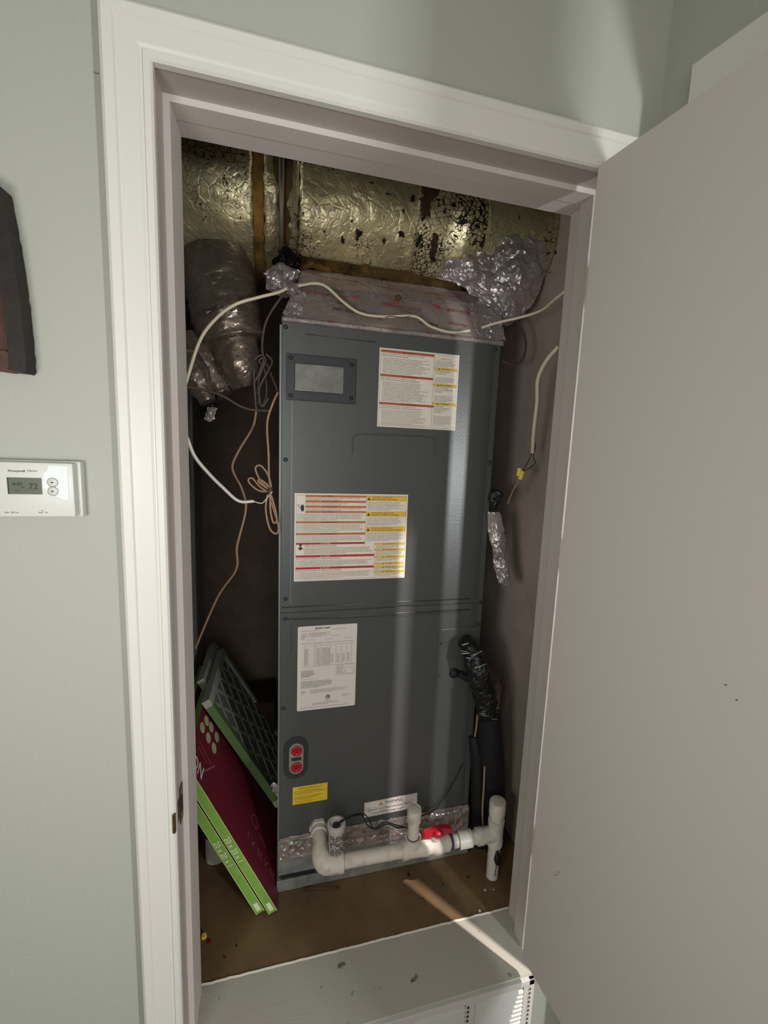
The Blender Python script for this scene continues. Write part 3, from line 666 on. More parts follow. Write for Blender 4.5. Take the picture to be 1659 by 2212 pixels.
# ------------------------------------------------------------------ trunk duct along the closet top
td = thing('trunk_duct', 'horizontal round trunk duct in cracked yellowed foil across closet top', 'duct')
DY, DZ = .60, 1.862
def ductseg(name, x0, x1, r, mt, a0=-40, a1=190, amp=.010, sc=9, seed=0, nx=None, na=60, rag=0, cy=DY, cz=DZ, flat=False, rfun=None, fine=.0):
    """angles: 0 = toward camera (-y), negative = upward, positive = downward"""
    nx = nx or max(6, int((x1-x0)/.008)); bm = bmesh.new(); V = []
    for i in range(nx+1):
        row = []; u = i/nx
        for j in range(na+1):
            a = math.radians(a0+(a1-a0)*j/na); x = x0+(x1-x0)*u
            if rag: x += rag*noise.noise(Vector((j*.35, seed, u)))*(1 if u in (0, 1) else 0)
            rr = r*(rfun(u) if rfun else 1); p = Vector((x, cy-rr*math.cos(a), cz-rr*math.sin(a)))
            h = amp*noise.noise(Vector((x*sc, a*1.6, seed*3.1)))+amp*.5*abs(noise.noise(Vector((x*sc*3, a*4, seed))))+fine*noise.noise(p*90)
            dirv = Vector((0, -math.cos(a), -math.sin(a))); row.append(bm.verts.new(p+dirv*h))
        V.append(row)
    for i in range(nx):
        for j in range(na):
            f = bm.faces.new((V[i][j], V[i][j+1], V[i+1][j+1], V[i+1][j])); f.smooth = not flat
    bmesh.ops.solidify(bm, geom=bm.faces[:], thickness=-.003)
    me = bpy.data.meshes.new(name); bm.to_mesh(me); bm.free(); return link(name, me, mt, td)
ductseg('insulation', XL+.002, XRc-.002, .197, M['fibre_dark'], amp=.006, sc=14, seed=4)
o = ductseg('foil_wrap', XL+.004, .112, .212, M['foil_old'], a1=95, amp=.008, seed=1, rag=.004, fine=.0012)
ductseg('insulation_band', .112, .136, .203, M['fibre'], a1=100, amp=.010, sc=30, seed=3)
o = ductseg('foil_wrap', .137, .215, .208, M['foil_old'], a1=80, amp=.014, seed=2, rag=.006, fine=.002, rfun=lambda u: .96+.04*math.cos(u*5))
o = ductseg('strap', .170, .182, .2125, M['strap'], a1=70, amp=.006, seed=2, nx=3)
o = ductseg('foil_wrap', .217, .508, .213, M['foil_old'], a1=50, amp=.006, seed=7, rag=.004, fine=.0014)
o = ductseg('foil_wrap', .690, XRc-.004, .212, M['foil_old'], a1=80, amp=.006, seed=19, rag=.004, fine=.0014)
o = ductseg('foil_wrap', .480, .694, .2135, M['foil_cracked'], a1=56, amp=.006, seed=9, rag=.004, fine=.0014)
o = ductseg('mastic_patch', .508, .565, .2145, M['mastic'], a0=-40, a1=14, amp=.004, seed=11, rag=.012)
o = ductseg('mastic_patch', .548, .566, .2145, M['mastic'], a0=-40, a1=38, amp=.004, seed=13, rag=.010)
# torn holes in the foil, black behind
for px, py, w_, h_ in ((775, 506, 13, 20), (862, 385, 4, 5), (1000, 480, 16, 16), (980, 443, 16, 8), (1040, 525, 12, 22), (905, 520, 10, 26), (655, 462, 4, 6), (760, 478, 6, 8), (440, 335, 4, 9), (485, 380, 4, 8), (740, 520, 7, 14), (700, 500, 5, 8), (830, 520, 10, 12), (868, 505, 12, 14), (915, 470, 9, 16), (890, 430, 10, 12), (872, 455, 7, 8), (1120, 470, 4, 14), (1048, 400, 3, 26), (1045, 470, 4, 30), (1190, 590, 12, 8), (1200, 545, 8, 10), (722, 455, 4, 4), (690, 470, 4, 4), (510, 440, 3, 4), (520, 470, 3, 5), (935, 560, 14, 10), (960, 455, 8, 10), (985, 510, 14, 4), (800, 395, 10, 3), (840, 420, 12, 4)):
    yy = .47
    for _ in range(4):
        w = at('y', yy, px, py); dz = w.z-DZ; yy = DY-math.sqrt(max(.0, .2165**2-dz*dz))-.0035
    nrm = Vector((0, yy-DY, w.z-DZ)).normalized(); tz = Vector((0, -nrm.z, nrm.y))*(-1 if nrm.y > 0 else 1)
    k = 1/700; poly = []
    for q in range(11):
        a = 6.2832*q/11; rr = random.choice((.35, .55, .8, 1.15)); poly.append(w+Vector((1,0,0))*w_*k*.5*rr*math.cos(a)+tz*h_*k*.5*rr*math.sin(a)+nrm*.002)
    bm = bmesh.new(); bm.faces.new([bm.verts.new(q) for q in poly]); bmesh.ops.solidify(bm, geom=bm.faces[:], thickness=.0012); obj('torn_hole', bm, M['dirt'], td)
# orange stain where the wrap has worn off
bm = bmesh.new()
# exposed yellow fibreglass between duct and plenum
g = quadgrid((.205, .50, 1.70), (.665, .52, 1.73), (.665, .475, 1.655), (.222, .445, 1.66), 60, 12)
crumple('insulation', g, M['fibre'], td, amp=.016, sc=22, seed=20, flat=False, thick=.003)
g = quadgrid((.36, .465, 1.710), (.66, .465, 1.720), (.66, .470, 1.672), (.33, .455, 1.665), 40, 8)
crumple('insulation', g, M['fibre_dark'], td, amp=.012, sc=22, seed=21, flat=False, thick=.003)
# curled foil lip hanging from the torn centre wrap
g = []
for i in range(61):
    u = i/60; px = 640+(955-640)*u; py = 512+(545-512)*u+4*math.sin(u*9); t_ = at('y', .462, px, py-14); b_ = at('y', .448, px, py+10+6*noise.noise(Vector((u*14, 0, 0))))
    g.append([t_.lerp(b_, k/5) for k in range(6)])
crumple('foil_lip', g, M['foil'], td, amp=.004, sc=60, seed=31)
# stained patch
w = at('y', .40, 487, 470)
rebase(td, (.42, DY, DZ-.2))

# crumpled foil tape wads at the right
def wad(name, parent, outline_top, outline_bot, yt, yb, nu, nv, amp, seed, mt='foil', bulge=.03, sc=38):
    g = []
    T, Bt = catmull([Vector((x, y, 0)) for x, y in outline_top], 6), catmull([Vector((x, y, 0)) for x, y in outline_bot], 6)
    for i in range(nu+1):
        u = i/nu; a = interp(T, u); b = interp(Bt, u); row = []
        for k in range(nv+1):
            v = k/nv; px, py = a.x+(b.x-a.x)*v, a.y+(b.y-a.y)*v; yy = yt+(yb-yt)*v-bulge*math.sin(math.pi*v)*math.sin(math.pi*u)
            row.append(at('y', yy, px, py))
        g.append(row)
    return crumple(name, g, M[mt], parent, amp=amp, sc=sc, seed=seed)
fw_ = thing('foil_tape_collar', 'crumpled shiny foil tape patch joining trunk duct and plenum at right', 'foil tape')
wad('foil_sheet', fw_, [(1075, 508), (1130, 505), (1200, 510)], [(1055, 668), (1110, 690), (1165, 640)], .395, .42, 24, 30, .011, 41)
wad('foil_sheet', fw_, [(965, 562), (1010, 545), (1078, 548)], [(940, 600), (1000, 622), (1075, 690)], .412, .415, 26, 22, .011, 42)
wad('foil_sheet', fw_, [(1060, 640), (1100, 600), (1172, 600)], [(1075, 700), (1110, 700), (1150, 660)], .44, .47, 18, 14, .014, 43, mt='foil_flat')
rebase(fw_, (.72, .42, 1.62))
fk = thing('foil_scrap', 'crumpled silver and black foil tape between left duct and plenum', 'foil tape')
wad('foil_sheet', fk, [(570, 590), (600, 565), (648, 585)], [(575, 625), (610, 640), (640, 640)], .42, .43, 16, 12, .012, 51)
wad('foil_sheet', fk, [(600, 540), (622, 535), (650, 560)], [(588, 572), (610, 590), (645, 620)], .43, .44, 12, 12, .012, 52, mt='black_tape')
wad('foil_sheet', fk, [(617, 612), (630, 608), (650, 612)], [(620, 634), (632, 640), (650, 632)], .378, .380, 12, 8, .005, 53)
rebase(fk, (.2, .43, 1.62))

# ------------------------------------------------------------------ flexible duct at the left
fd = thing('flexible_duct', 'sagging foil wrapped flexible duct in upper left of closet', 'duct')
def flex(P, R, name, mt, seed, amp=.010, seg=40, n=14):
    bm = bmesh.new(); C = catmull(P, n); nC = len(C); N = None; rings = []
    for i in range(nC):
        t = (C[min(i+1,nC-1)]-C[max(i-1,0)]).normalized()
        if N is None: N = t.cross(Vector((0,1,0))).normalized()
        N = (N-t*N.dot(t)).normalized(); B = t.cross(N); r = interp(R, i/(nC-1)); ring = []
        for k in range(seg):
            a = 6.28318*k/seg; dv = N*math.cos(a)+B*math.sin(a); q = C[i]+dv*r
            h = amp*(noise.noise(q*14+Vector((seed,0,0)))+.6*abs(noise.noise(q*34))+.3*noise.noise(q*80))
            ring.append(bm.verts.new(q+dv*h))
        rings.append(ring)
    for i in range(nC-1):
        for k in range(seg):
            f = bm.faces.new((rings[i][k], rings[i][(k+1)%seg], rings[i+1][(k+1)%seg], rings[i+1][k])); f.smooth = (i+k) % 3 != 0
    bm.faces.new(rings[0][::-1]); bm.faces.new(rings[-1])
    return obj(name, bm, M[mt], fd)
P = [at('y', .50, 470, 560), at('y', .48, 478, 620), at('y', .46, 492, 690), at('y', .45, 508, 745)]
flex(P, [.075, .082, .082, .076], 'duct_sleeve', 'foil_flex', 3, amp=.010)
P = [at('y', .46, 500, 735), at('y', .45, 515, 790), at('y', .45, 530, 838)]
flex(P, [.060, .056, .035], 'duct_collar', 'foil_flex', 5, amp=.009)
P = [at('y', .47, 415, 735), at('y', .45, 440, 780), at('y', .43, 478, 855)]
flex(P, [.042, .040, .022], 'duct_sleeve', 'foil_flex', 8, amp=.009)
P = [at('y', .42, 405, 770), at('y', .40, 425, 815), at('y', .39, 452, 868)]
flex(P, [.028, .028, .012], 'foil_tail', 'foil_flex', 12, amp=.008)
wad('torn_liner', fd, [(412, 800), (440, 820), (470, 850)], [(425, 890), (440, 905), (466, 905)], .40, .41, 12, 16, .014, 61, mt='black_tape', bulge=.01)
wad('torn_liner', fd, [(448, 880), (460, 876), (470, 882)], [(440, 905), (452, 912), (464, 905)], .385, .385, 8, 8, .006, 62, mt='foil_flat', bulge=.01)
rebase(fd, (.02, .46, 1.45))

# ------------------------------------------------------------------ wires
def W(name, label, ax, vals, px, r, mt, cat='wire', group=None):
    o = wire(name, pts(ax, vals, px), r, M[mt]); return tag(o, label, cat, group)
W('thermostat_wire', 'cream cable arching over left flexible duct to foil wad', 'y', [.28, .29, .31, .33, .345, .36, .37], [(400, 832), (432, 735), (470, 685), (510, 657), (560, 642), (600, 632), (622, 622)], .0036, 'wire_cream')
W('thermostat_wire', 'cream cable sagging in waves across front of plenum tape', 'y', [.372, .372, .365, .352, .345, .342, .340, .340, .335, .332], [(642, 618), (680, 612), (706, 620), (745, 655), (780, 677), (830, 684), (895, 683), (930, 705), (975, 718), (1015, 714)], .0034, 'wire_cream')
W('thermostat_wire', 'cream cable rising from plenum right corner to right jamb', 'y', [.335, .32, .29, .25, .20, .16], [(1040, 708), (1075, 697), (1130, 684), (1170, 670), (1195, 650), (1222, 628)], .0034, 'wire_cream')
W('bell_wire', 'bare thin twisted wire ends on plenum tape', 'y', .338, [(832, 686), (845, 683), (870, 686), (893, 680)], .0010, 'wire_dark')
W('bell_wire', 'thin grey wire crossing above thin twisted ends on plenum', 'y', .342, [(862, 668), (880, 674), (900, 684)], .0009, 'wire_dark')
W('thermostat_wire', 'white cable sagging from left jamb to coiled brown bundle', 'y', [.20, .22, .25, .28, .31, .33], [(402, 940), (420, 985), (450, 1022), (480, 1052), (515, 1082), (547, 1083)], .0036, 'wire_white')
W('bell_wire', 'tan thin wire from white cable end to coiled bundle', 'y', .33, [(547, 1083), (565, 1087), (575, 1078), (588, 1062)], .0013, 'wire_cream')
W('control_wire', 'long brown wire winding down left gap behind white cable', 'y', [.42, .42, .42, .41, .40, .39, .38, .38, .40, .44, .5], [(552, 872), (553, 890), (545, 925), (515, 975), (502, 1012), (522, 1055), (531, 1100), (512, 1180), (510, 1230), (470, 1290), (422, 1400)], .0030, 'wire_brown')
W('control_wire', 'brown wire hanging beside cabinet into the coiled bundle', 'y', [.36, .35, .35, .345, .345, .345], [(600, 848), (588, 875), (577, 915), (580, 980), (581, 1025), (584, 1060)], .0026, 'wire_brown')
cb_ = thing('coiled_wire_bundle', 'coiled brown wire bundle tied beside cabinet left edge', 'wire')
for k, L_ in enumerate(([(585,1062),(560,1060),(540,1045),(537,1035),(546,1034),(562,1052),(582,1064)], [(586,1060),(564,1040),(552,1015),(556,1006),(566,1008),(580,1028),(587,1058)], [(586,1060),(570,1050),(558,1040),(562,1036),(576,1046),(588,1062)],
        [(578,1068),(574,1100),(582,1140),(596,1153),(602,1140),(594,1110),(582,1072)], [(584,1068),(584,1100),(590,1128),(598,1124),(594,1098),(586,1070)])):
    bm = bmesh.new(); tube(bm, catmull(pts('y', .345-.004*k, L_), 6), .0024, 7); obj('loop', bm, M['wire_brown'], cb_, smooth=60)
bm = bmesh.new(); w = at('y', .335, 584, 1064); tube(bm, [w+Vector((0,0,.012)), w-Vector((0,0,.012))], .006, 8, rough=.002); obj('tie', bm, M['wire_dark'], cb_)
rebase(cb_, tuple(at('y', .34, 584, 1150)))
W('control_wire', 'dark wire dropping from foil wad into upper left gap', 'y', [.38, .40, .41, .42, .42, .42, .41], [(618, 632), (598, 655), (575, 695), (567, 735), (568, 765), (582, 800), (600, 845)], .0030, 'wire_dark')
dk = thing('tangled_wire_bundle', 'dark hanging loops of wire beside upper cabinet edge', 'wire')
for k, L_ in enumerate(([(570,765),(552,775),(545,810),(555,860),(566,875),(576,850),(572,800),(560,780),(572,770)], [(572,770),(562,800),(550,830),(556,850),(560,815),(576,775)], [(548,800),(550,840),(553,880)], [(575,765),(588,780),(580,800),(560,840),(566,878),(580,860)])):
    bm = bmesh.new(); tube(bm, catmull(pts('y', .42-.006*k, L_), 6), .0028, 7); obj('loop', bm, M['wire_dark'], dk, smooth=60)
rebase(dk, tuple(at('y', .42, 560, 870)))
W('control_wire', 'faint brown wire crossing left gap below the flexible duct', 'y', [.28, .31, .35, .38, .40], [(403, 835), (440, 842), (480, 855), (530, 882), (585, 888)], .0028, 'wire_dark')
W('control_wire', 'dark cable looping down beside cabinet top right corner', 'y', [.42, .40, .38, .37, .37, .37], [(1105, 685), (1125, 705), (1136, 745), (1128, 778), (1110, 789), (1084, 780)], .0032, 'wire_dark')
# right wall: spliced cable
sc_ = thing('spliced_cable', 'cream cable with yellow wire connector against right closet wall', 'wire')
vs_ = [.17, .20, .23, .25, .27, .29]
wire('cable', pts('y', vs_, [(1207, 748), (1180, 780), (1162, 820), (1160, 870), (1153, 930), (1150, 978)]), .0050, M['wire_cream'], sc_)
wire('conductor', pts('y', .29, [(1150, 975), (1142, 995), (1130, 1016)]), .0012, M['wire_black'], sc_)
wire('conductor', pts('y', .29, [(1153, 955), (1157, 965), (1152, 985), (1156, 1000), (1142, 1012), (1130, 1018)]), .0012, M['wire_black'], sc_)
bm = bmesh.new(); tube(bm, pts('y', .285, [(1123, 1012), (1119, 1028)]), [.0065, .0050], 10); obj('wire_connector', bm, M['yellow_nut'], sc_, smooth=50)
bm = bmesh.new(); tube(bm, pts('y', .280, [(1129, 1018), (1123, 1036)]), [.0070, .0065], 10); obj('wire_connector', bm, M['yellow_nut'], sc_, smooth=50)
wire('thin_lead', pts('y', [.29, .31, .33], [(1122, 1038), (1108, 1060), (1097, 1088)]), .0022, M['wire_brown'], sc_)
rebase(sc_, tuple(at('y', .3, 1120, 1090)))
# black taped stub with a foil sleeve hanging at the cabinet's right edge
fs = thing('foil_wrapped_stub', 'black taped line stub ending in hanging silver foil sleeve right of cabinet', 'foil tape')
def lump(name, P, R, mt, parent, seed, amp=.004, flat=True, seg=14, n=6):
    bm = bmesh.new(); C = catmull(P, n); RR = [interp(R, i/(len(C)-1)) for i in range(len(C))]
    tube(bm, C, RR, seg, rough=amp, sd=seed)
    if flat:
        for f in bm.faces: f.smooth = False
    return obj(name, bm, M[mt], parent)
lump('taped_stub', pts('y', .345, [(1073, 1058), (1070, 1075), (1066, 1100)]), [.014, .022, .016, .012], 'black_tape', fs, 1, .008)
P_ = pts('y', .335, [(1066, 1105), (1072, 1150), (1078, 1185), (1086, 1225), (1092, 1262)])
g = []
C_ = catmull(P_, 7); nC = len(C_)
for i, c in enumerate(C_):
    u = i/(nC-1); w = interp([.016, .024, .024, .018, .027, .027, .020], u); row = []
    for k in range(11):
        v = k/10; row.append(c+Vector((w*(v*2-1), -.012*math.sin(math.pi*v), .012*u*(v-.5)*-1)))
    g.append(row)
crumple('foil_sleeve', g, M['foil'], fs, amp=.010, sc=38, seed=71, thick=.0015)
rebase(fs, tuple(P_[-1]))

# ------------------------------------------------------------------ refrigerant lines
rl = thing('insulated_refrigerant_line', 'thick black foam insulated pipe curving down right of cabinet', 'pipe')
P = [at('y', .352, 1003, 1385), at('y', .300, 1015, 1400), at('y', .28, 1030, 1440), at('y', .285, 1045, 1490), at('y', .295, 1056, 1545)]
lump('taped_sleeve', P, [.018, .022, .029, .033, .033, .030], 'black_tape', rl, 4, .006, seg=22, n=10)
P = [at('y', .295, 1056, 1540), at('y', .31, 1060, 1600), at('y', .335, 1062, 1680), at('y', .36, 1064, 1760), at('y', .37, 1060, 1840), (.80, .37, .0)]
bm = bmesh.new(); tube(bm, catmull(P, 8), [.031, .036, .040, .041, .041, .041], 24, rough=.002); obj('foam_sleeve', bm, M['foil_black'], rl, smooth=60)
for k, (a_, b_) in enumerate((((1025,1445),(1050,1436)), ((1020,1420),(1040,1408)), ((1036,1500),(1070,1490)), ((1040,1540),(1078,1530)))):
    w0, w1 = at('y', .246+.004*k, *a_), at('y', .250+.004*k, *b_)
    crumple('silver_print', quadgrid(w0+Vector((0,0,.004)), w1+Vector((0,0,.004)), w1, w0, 10, 2), M['galv'], rl, amp=.002, sc=90, seed=k, thick=.0003)
for k in range(26):
    px = 1012+(k/26)*52+random.uniform(-16, 22); py = 1400+(k/26)*165+random.uniform(-8, 8)
    w0 = at('y', .262+.006*random.random(), px, py); L0 = random.uniform(.004, .012); an = random.uniform(-.5, .4); dv = Vector((math.cos(an), 0, math.sin(an)))*L0
    bm = bmesh.new(); h_ = Vector((0, 0, random.uniform(.0012, .0030))); prism(bm, [w0-dv, w0+dv, w0+dv+h_, w0-dv+h_], (0, .0010, 0)); obj('silver_fleck', bm, M['galv'], rl)
rebase(rl, (.80, .37, 0))
r2 = thing('refrigerant_line', 'thinner black insulated pipe with tan seam left of the thick one', 'pipe')
P = [at('y', .345, 1022, 1590), at('y', .33, 1030, 1640), at('y', .34, 1032, 1720), at('y', .36, 1034, 1800), at('y', .365, 1036, 1850), (.735, .365, 0)]
bm = bmesh.new(); tube(bm, catmull(P, 8), [.014, .018, .020, .020, .020, .020], 18); obj('foam_sleeve', bm, M['foil_black'], r2, smooth=60)
wire('copper_seam', pts('y', [.30, .30, .305, .31], [(1047, 1655), (1045, 1700), (1042, 1750), (1044, 1795)]), .0030, M['wire_brown'], r2)
wire('pale_seam', pts('y', [.30, .31, .32], [(1031, 1545), (1029, 1570), (1026, 1590)]), .0030, M['wire_brown'], r2)
rebase(r2, (.735, .365, 0))
W('bent_tube', 'thin dark bent tube behind the taped pipe at right', 'y', [.40, .40, .40, .40], [(1075, 1560), (1086, 1510), (1091, 1482), (1082, 1470)], .006, 'wire_dark', cat='pipe')
cp = thing('coil_connection', 'small capped copper connection stub on lower right cabinet panel', 'pipe fitting')
w = at('y', Y, 980, 1453); bm = bmesh.new(); lathe(bm, (w.x, Y, w.z), (0,-1,0), [(0, .015), (.004, .015), (.005, .011), (.010, .010), (.011, .004)], 18); obj('grommet', bm, M['black'], cp)
bm = bmesh.new(); tube(bm, [(w.x+.012, Y-.006, w.z), (w.x+.03, Y-.012, w.z-.01), (w.x+.055, Y-.02, w.z-.02)], .010, 12); obj('stub', bm, M['foil_black'], cp, smooth=60)
rebase(cp, tuple(w))

# ------------------------------------------------------------------ condensate drain in white pvc
dl = thing('condensate_drain', 'white PVC condensate drain pipe with tees in front of cabinet base', 'pipe')
PYv = .255; R0, RF = .0182, .0242
zz = lambda x: .150-.010*(x-.29)/.48
# threaded outlet and elbow
bm = bmesh.new(); lathe(bm, (.283, Y, .180), (0,-1,0), [(0, .026), (.010, .026), (.012, .024)], 6); lathe(bm, (.283, Y-.012, .180), (0,-1,0), [(0, .0215), (.014, .0215), (.016, .019)], 24); obj('threaded_adapter', bm, M['pvc'], dl, smooth=35)
el = catmull([(.283, Y-.02, .180), (.283, .30, .176), (.284, .27, .163), (.296, .255, .152), (.33, .255, zz(.33))], 8)
bm = bmesh.new(); tube(bm, el, [.0185, .0185, .024, .025, .025], 24); lathe(bm, (.328, .255, zz(.328)), (1,0,-.02), [(0, .0265), (.012, .0265), (.0121, .0225)], 24); obj('elbow', bm, M['pvc'], dl, smooth=40)
bm = bmesh.new(); cyl(bm, (.338, PYv, zz(.338)), (.505, PYv, zz(.505)), R0, 28); obj('pipe', bm, M['pvc'], dl, smooth=40)
bm = bmesh.new(); cyl(bm, (.3395, PYv, zz(.3395)), (.3412, PYv, zz(.3412)), R0+.0006, 28); cyl(bm, (.664, PYv, zz(.664)), (.667, PYv, zz(.667)), R0+.0048, 28); cyl(bm, (.640, PYv, zz(.640)), (.647, PYv, zz(.647)), R0+.0008, 28)
cyl(bm, (.700, PYv, zz(.7)), (.703, PYv, zz(.703)), R0+.0008, 28)
lathe(bm, (.531, PYv, zz(.531)+.036), (0,0,1), [(0, .0168), (.0022, .0168)], 24)
obj('primer_stain', bm, M['primer'], dl, smooth=40)
def tee(xa, xb, xc, up_, vert=True):
    bm = bmesh.new(); x0, x1 = xa, xb
    lathe(bm, (x0, PYv, zz(x0)), (1,0,-.02), [(0, R0), (.0001, RF), (.014, RF), (.018, RF-.0015), (x1-x0-.018, RF-.0015), (x1-x0-.014, RF), (x1-x0, RF), (x1-x0+.0001, R0)], 28)
    lathe(bm, (xc, PYv, zz(xc)), (0,0,1), [(0, .021), (.022, .0215), (.036, .0225), (.0361, .017)], 28); return bm
obj('tee', tee(.500, .572, .531, 1), M['pvc'], dl, smooth=40)
bm = bmesh.new(); cyl(bm, (.531, PYv, .16), (.531, PYv, .245), .0155, 24); obj('riser', bm, M['pvc'], dl, smooth=40)
bm = bmesh.new(); lathe(bm, (.531, PYv, .232), (0,0,1), [(0, .0162), (.0001, .0195), (.030, .0200), (.036, .0185), (.038, .012)], 24); obj('cap', bm, M['pvc'], dl, smooth=40)
# ball valve
bm = bmesh.new(); lathe(bm, (.571, PYv, zz(.571)), (1,0,-.02), [(0, R0), (.0001, .0225), (.014, .0225), (.020, .0265), (.030, .0285), (.040, .0265), (.046, .0225), (.064, .0225), (.0641, R0)], 28)
lathe(bm, (.596, PYv, zz(.6)+.015), (0,-.25,1), [(0, .015), (.018, .013), (.020, .008)], 18); obj('valve_body', bm, M['pvc'], dl, smooth=40)
vb_ = bpy.context.scene.objects[-1] if False else None
bm = bmesh.new()
c = Vector((.600, PYv-.008, zz(.6)+.040))
lathe(bm, c, (0,-.25,1), [(0, .013), (.010, .012), (.013, .008)], 14)
prism(bm, [c+Vector(q) for q in ((-.046, 0, -.007), (-.040, 0, .006), (-.012, 0, .014), (.012, 0, .014), (.038, 0, .010), (.045, 0, -.002), (.036, 0, -.008), (.014, 0, -.004), (.004, 0, -.014), (-.012, 0, -.006))], (0, .016, 0))
bmesh.ops.bevel(bm, geom=bm.edges[:], offset=.0018, segments=2, affect='EDGES')
o = obj('valve_handle', bm, M['red'], dl, smooth=40); o['label'] = 'red wing valve handle'
bm = bmesh.new(); cyl(bm, (.634, PYv, zz(.634)), (.765, PYv, zz(.765)), R0, 28); obj('pipe', bm, M['pvc'], dl, smooth=40)
bm = bmesh.new(); lathe(bm, (.664, PYv, zz(.664)), (1,0,-.02), [(0, R0), (.0001, RF-.0008), (.040, RF-.0008), (.0401, R0)], 28); obj('coupling', bm, M['pvc'], dl, smooth=40)
# end tee standing upright
XE = .781
bm = bmesh.new(); lathe(bm, (.722, PYv, zz(.722)), (1,0,0), [(0, R0), (.0001, .0235), (.016, .0235), (.018, .022), (.055, .022)], 24)
lathe(bm, (XE, PYv, .108), (0,0,1), [(0, .019), (.0001, .0235), (.016, .0235), (.020, .022), (.060, .022), (.064, .0235), (.080, .0235), (.0801, .019)], 24); obj('tee', bm, M['pvc'], dl, smooth=40)
bm = bmesh.new(); cyl(bm, (XE, PYv, .18), (XE, PYv, .225), .0190, 24); obj('riser', bm, M['pvc'], dl, smooth=40)
bm = bmesh.new(); lathe(bm, (XE, PYv, .205), (0,0,1), [(0, .0195), (.0001, .0235), (.034, .0240), (.040, .0220), (.042, .012)], 24); obj('cap', bm, M['pvc'], dl, smooth=40)
bm = bmesh.new(); cyl(bm, (XE, PYv, 0.0), (XE, PYv, .125), .0175, 24); obj('standpipe', bm, M['pvc'], dl, smooth=40)
bm = bmesh.new(); tube(bm, catmull([(XE+.001, PYv-.0170, .100), (XE+.002, PYv-.0178, .075), (XE+.004, PYv-.0174, .056)], 4), [.004, .010, .006], 10); tube(bm, [(XE+.002, PYv-.0178, .056), (XE-.001, PYv-.0178, .018)], .0012, 6); obj('black_smear', bm, M['black'], dl)
rebase(dl, (XE, PYv, 0))
# float switch cup
fl = thing('float_switch', 'clear white cylindrical float switch cup with printed label beside drain elbow', 'switch')
c0, c1 = Vector((.322, .262, .160)), Vector((.3215, .262, .262)); ax_ = (c1-c0).normalized()
bm = bmesh.new(); lathe(bm, c0, ax_, [(0, .014), (.004, .0175), (.082, .0210), (.086, .0235), (.101, .0235), (.102, .0185), (.096, .0180), (.094, .010), (.094, .0)], 28); obj('cup', bm, M['switch_white'], fl, smooth=40)
bm = bmesh.new(); lathe(bm, c0+ax_*.094, ax_, [(0, .011), (.002, .010), (.003, .004)], 16); obj('switch_cap', bm, M['black_plastic'], fl, smooth=40)
# curved printing around the cup
bm = bmesh.new()
for row in range(11):
    h0 = .020+row*.0055; a = -.95; w_ = .6 if row in (3, 6) else .9
    while a < w_:
        da_ = .05+random.random()*.16; rr = .0176+.0035*(h0/.082)+.0006
        if random.random() < .85:
            vs = []
            for k in range(3):
                an = -math.pi/2+a+da_*k/2
                vs.append((Vector((c0.x+rr*math.cos(an), c0.y+rr*math.sin(an), c0.z+h0))))
            hh = Vector((0,0,.0032 if row not in (5,) else .0042))
            for k in range(2): bm.faces.new([bm.verts.new(q) for q in (vs[k], vs[k+1], vs[k+1]+hh, vs[k]+hh)])
        a += da_+.05
obj('cup_print', bm, M['ink'], fl)
rebase(fl, tuple(c0))
W('switch_wire', 'pair of black wires from float switch dipping behind capped riser, upper one', 'y', [.262, .26, .27, .29, .31, .31, .30, .30, .30], [(733, 1775), (745, 1768), (765, 1760), (785, 1758), (797, 1770), (808, 1790), (830, 1776), (855, 1782), (885, 1790)], .0016, 'wire_black')
W('switch_wire', 'pair of black wires from float switch dipping behind capped riser, lower one', 'y', [.262, .26, .27, .29, .31, .31, .30, .30, .30], [(733, 1778), (746, 1771), (766, 1762), (783, 1762), (793, 1782), (812, 1791), (835, 1780), (860, 1788), (880, 1786)], .0016, 'wire_black')
W('switch_wire', 'thin black wire running up cabinet face right of capped riser', 'y', [.30, .33, .338, .340, .341, .343], [(905, 1765), (935, 1752), (945, 1742), (965, 1715), (985, 1680), (1000, 1650)], .0014, 'wire_black')

# ------------------------------------------------------------------ air filters leaning at the left
def frame_axes(y0, pa, pb, depth):
    """edge strip runs from floor point pa to upper point pb (x, z); filter extends in +y"""
    a, b = Vector((pa[0], y0, pa[1])), Vector((pb[0], y0, pb[1])); return a, (b-a).normalized()
def air_filter(y0, pa, pb, label, dist):
    t = thing('boxed_air_filter', label, 'air filter', group='pair of green edged air filters')
    a, u = frame_axes(y0, pa, pb, 0); nrm = Vector((-u.z, 0, u.x)); nrm = nrm if nrm.x > 0 else -nrm     # up-right facing normal
    L_ = .508; th = .0225
    bm = bmesh.new(); prism(bm, [a, a+u*L_, a+u*L_+nrm*th, a+nrm*th], (0, .5, 0)); bmesh.ops.bevel(bm, geom=bm.edges[:], offset=.0008, segments=1, affect='EDGES')
    b0 = obj('card_frame', bm, M['green'], t)
    s = Sheet(a+nrm*th+u*L_, -u, -nrm, (0,-1,0), L_, th, [M['green_light'], M['paper'], M['green']], .0003)
    s.rect(0, 0, 1, .06, 0); s.rect(0, .94, 1, 1, 0)
    s.text('20 x 20 x 1', dist, .82, .60, 1, maxw=.20); s.rect(.93, .25, .985, .75, 0, 1)
    for k in range(3): s.rect(.935, .30+.15*k, .978, .38+.15*k, 1, 2)
    s.done('edge_print', t)
    s = Sheet(a+nrm*th+u*L_, (0,1,0), -u, nrm, .5, L_, [M['maroon'], M['paper'], M['maroon_dim'], M['oval'], M['ink']], .0003); s.base(0)
    s.done('face_print', t) if False else None
    return t, a, u, nrm, s
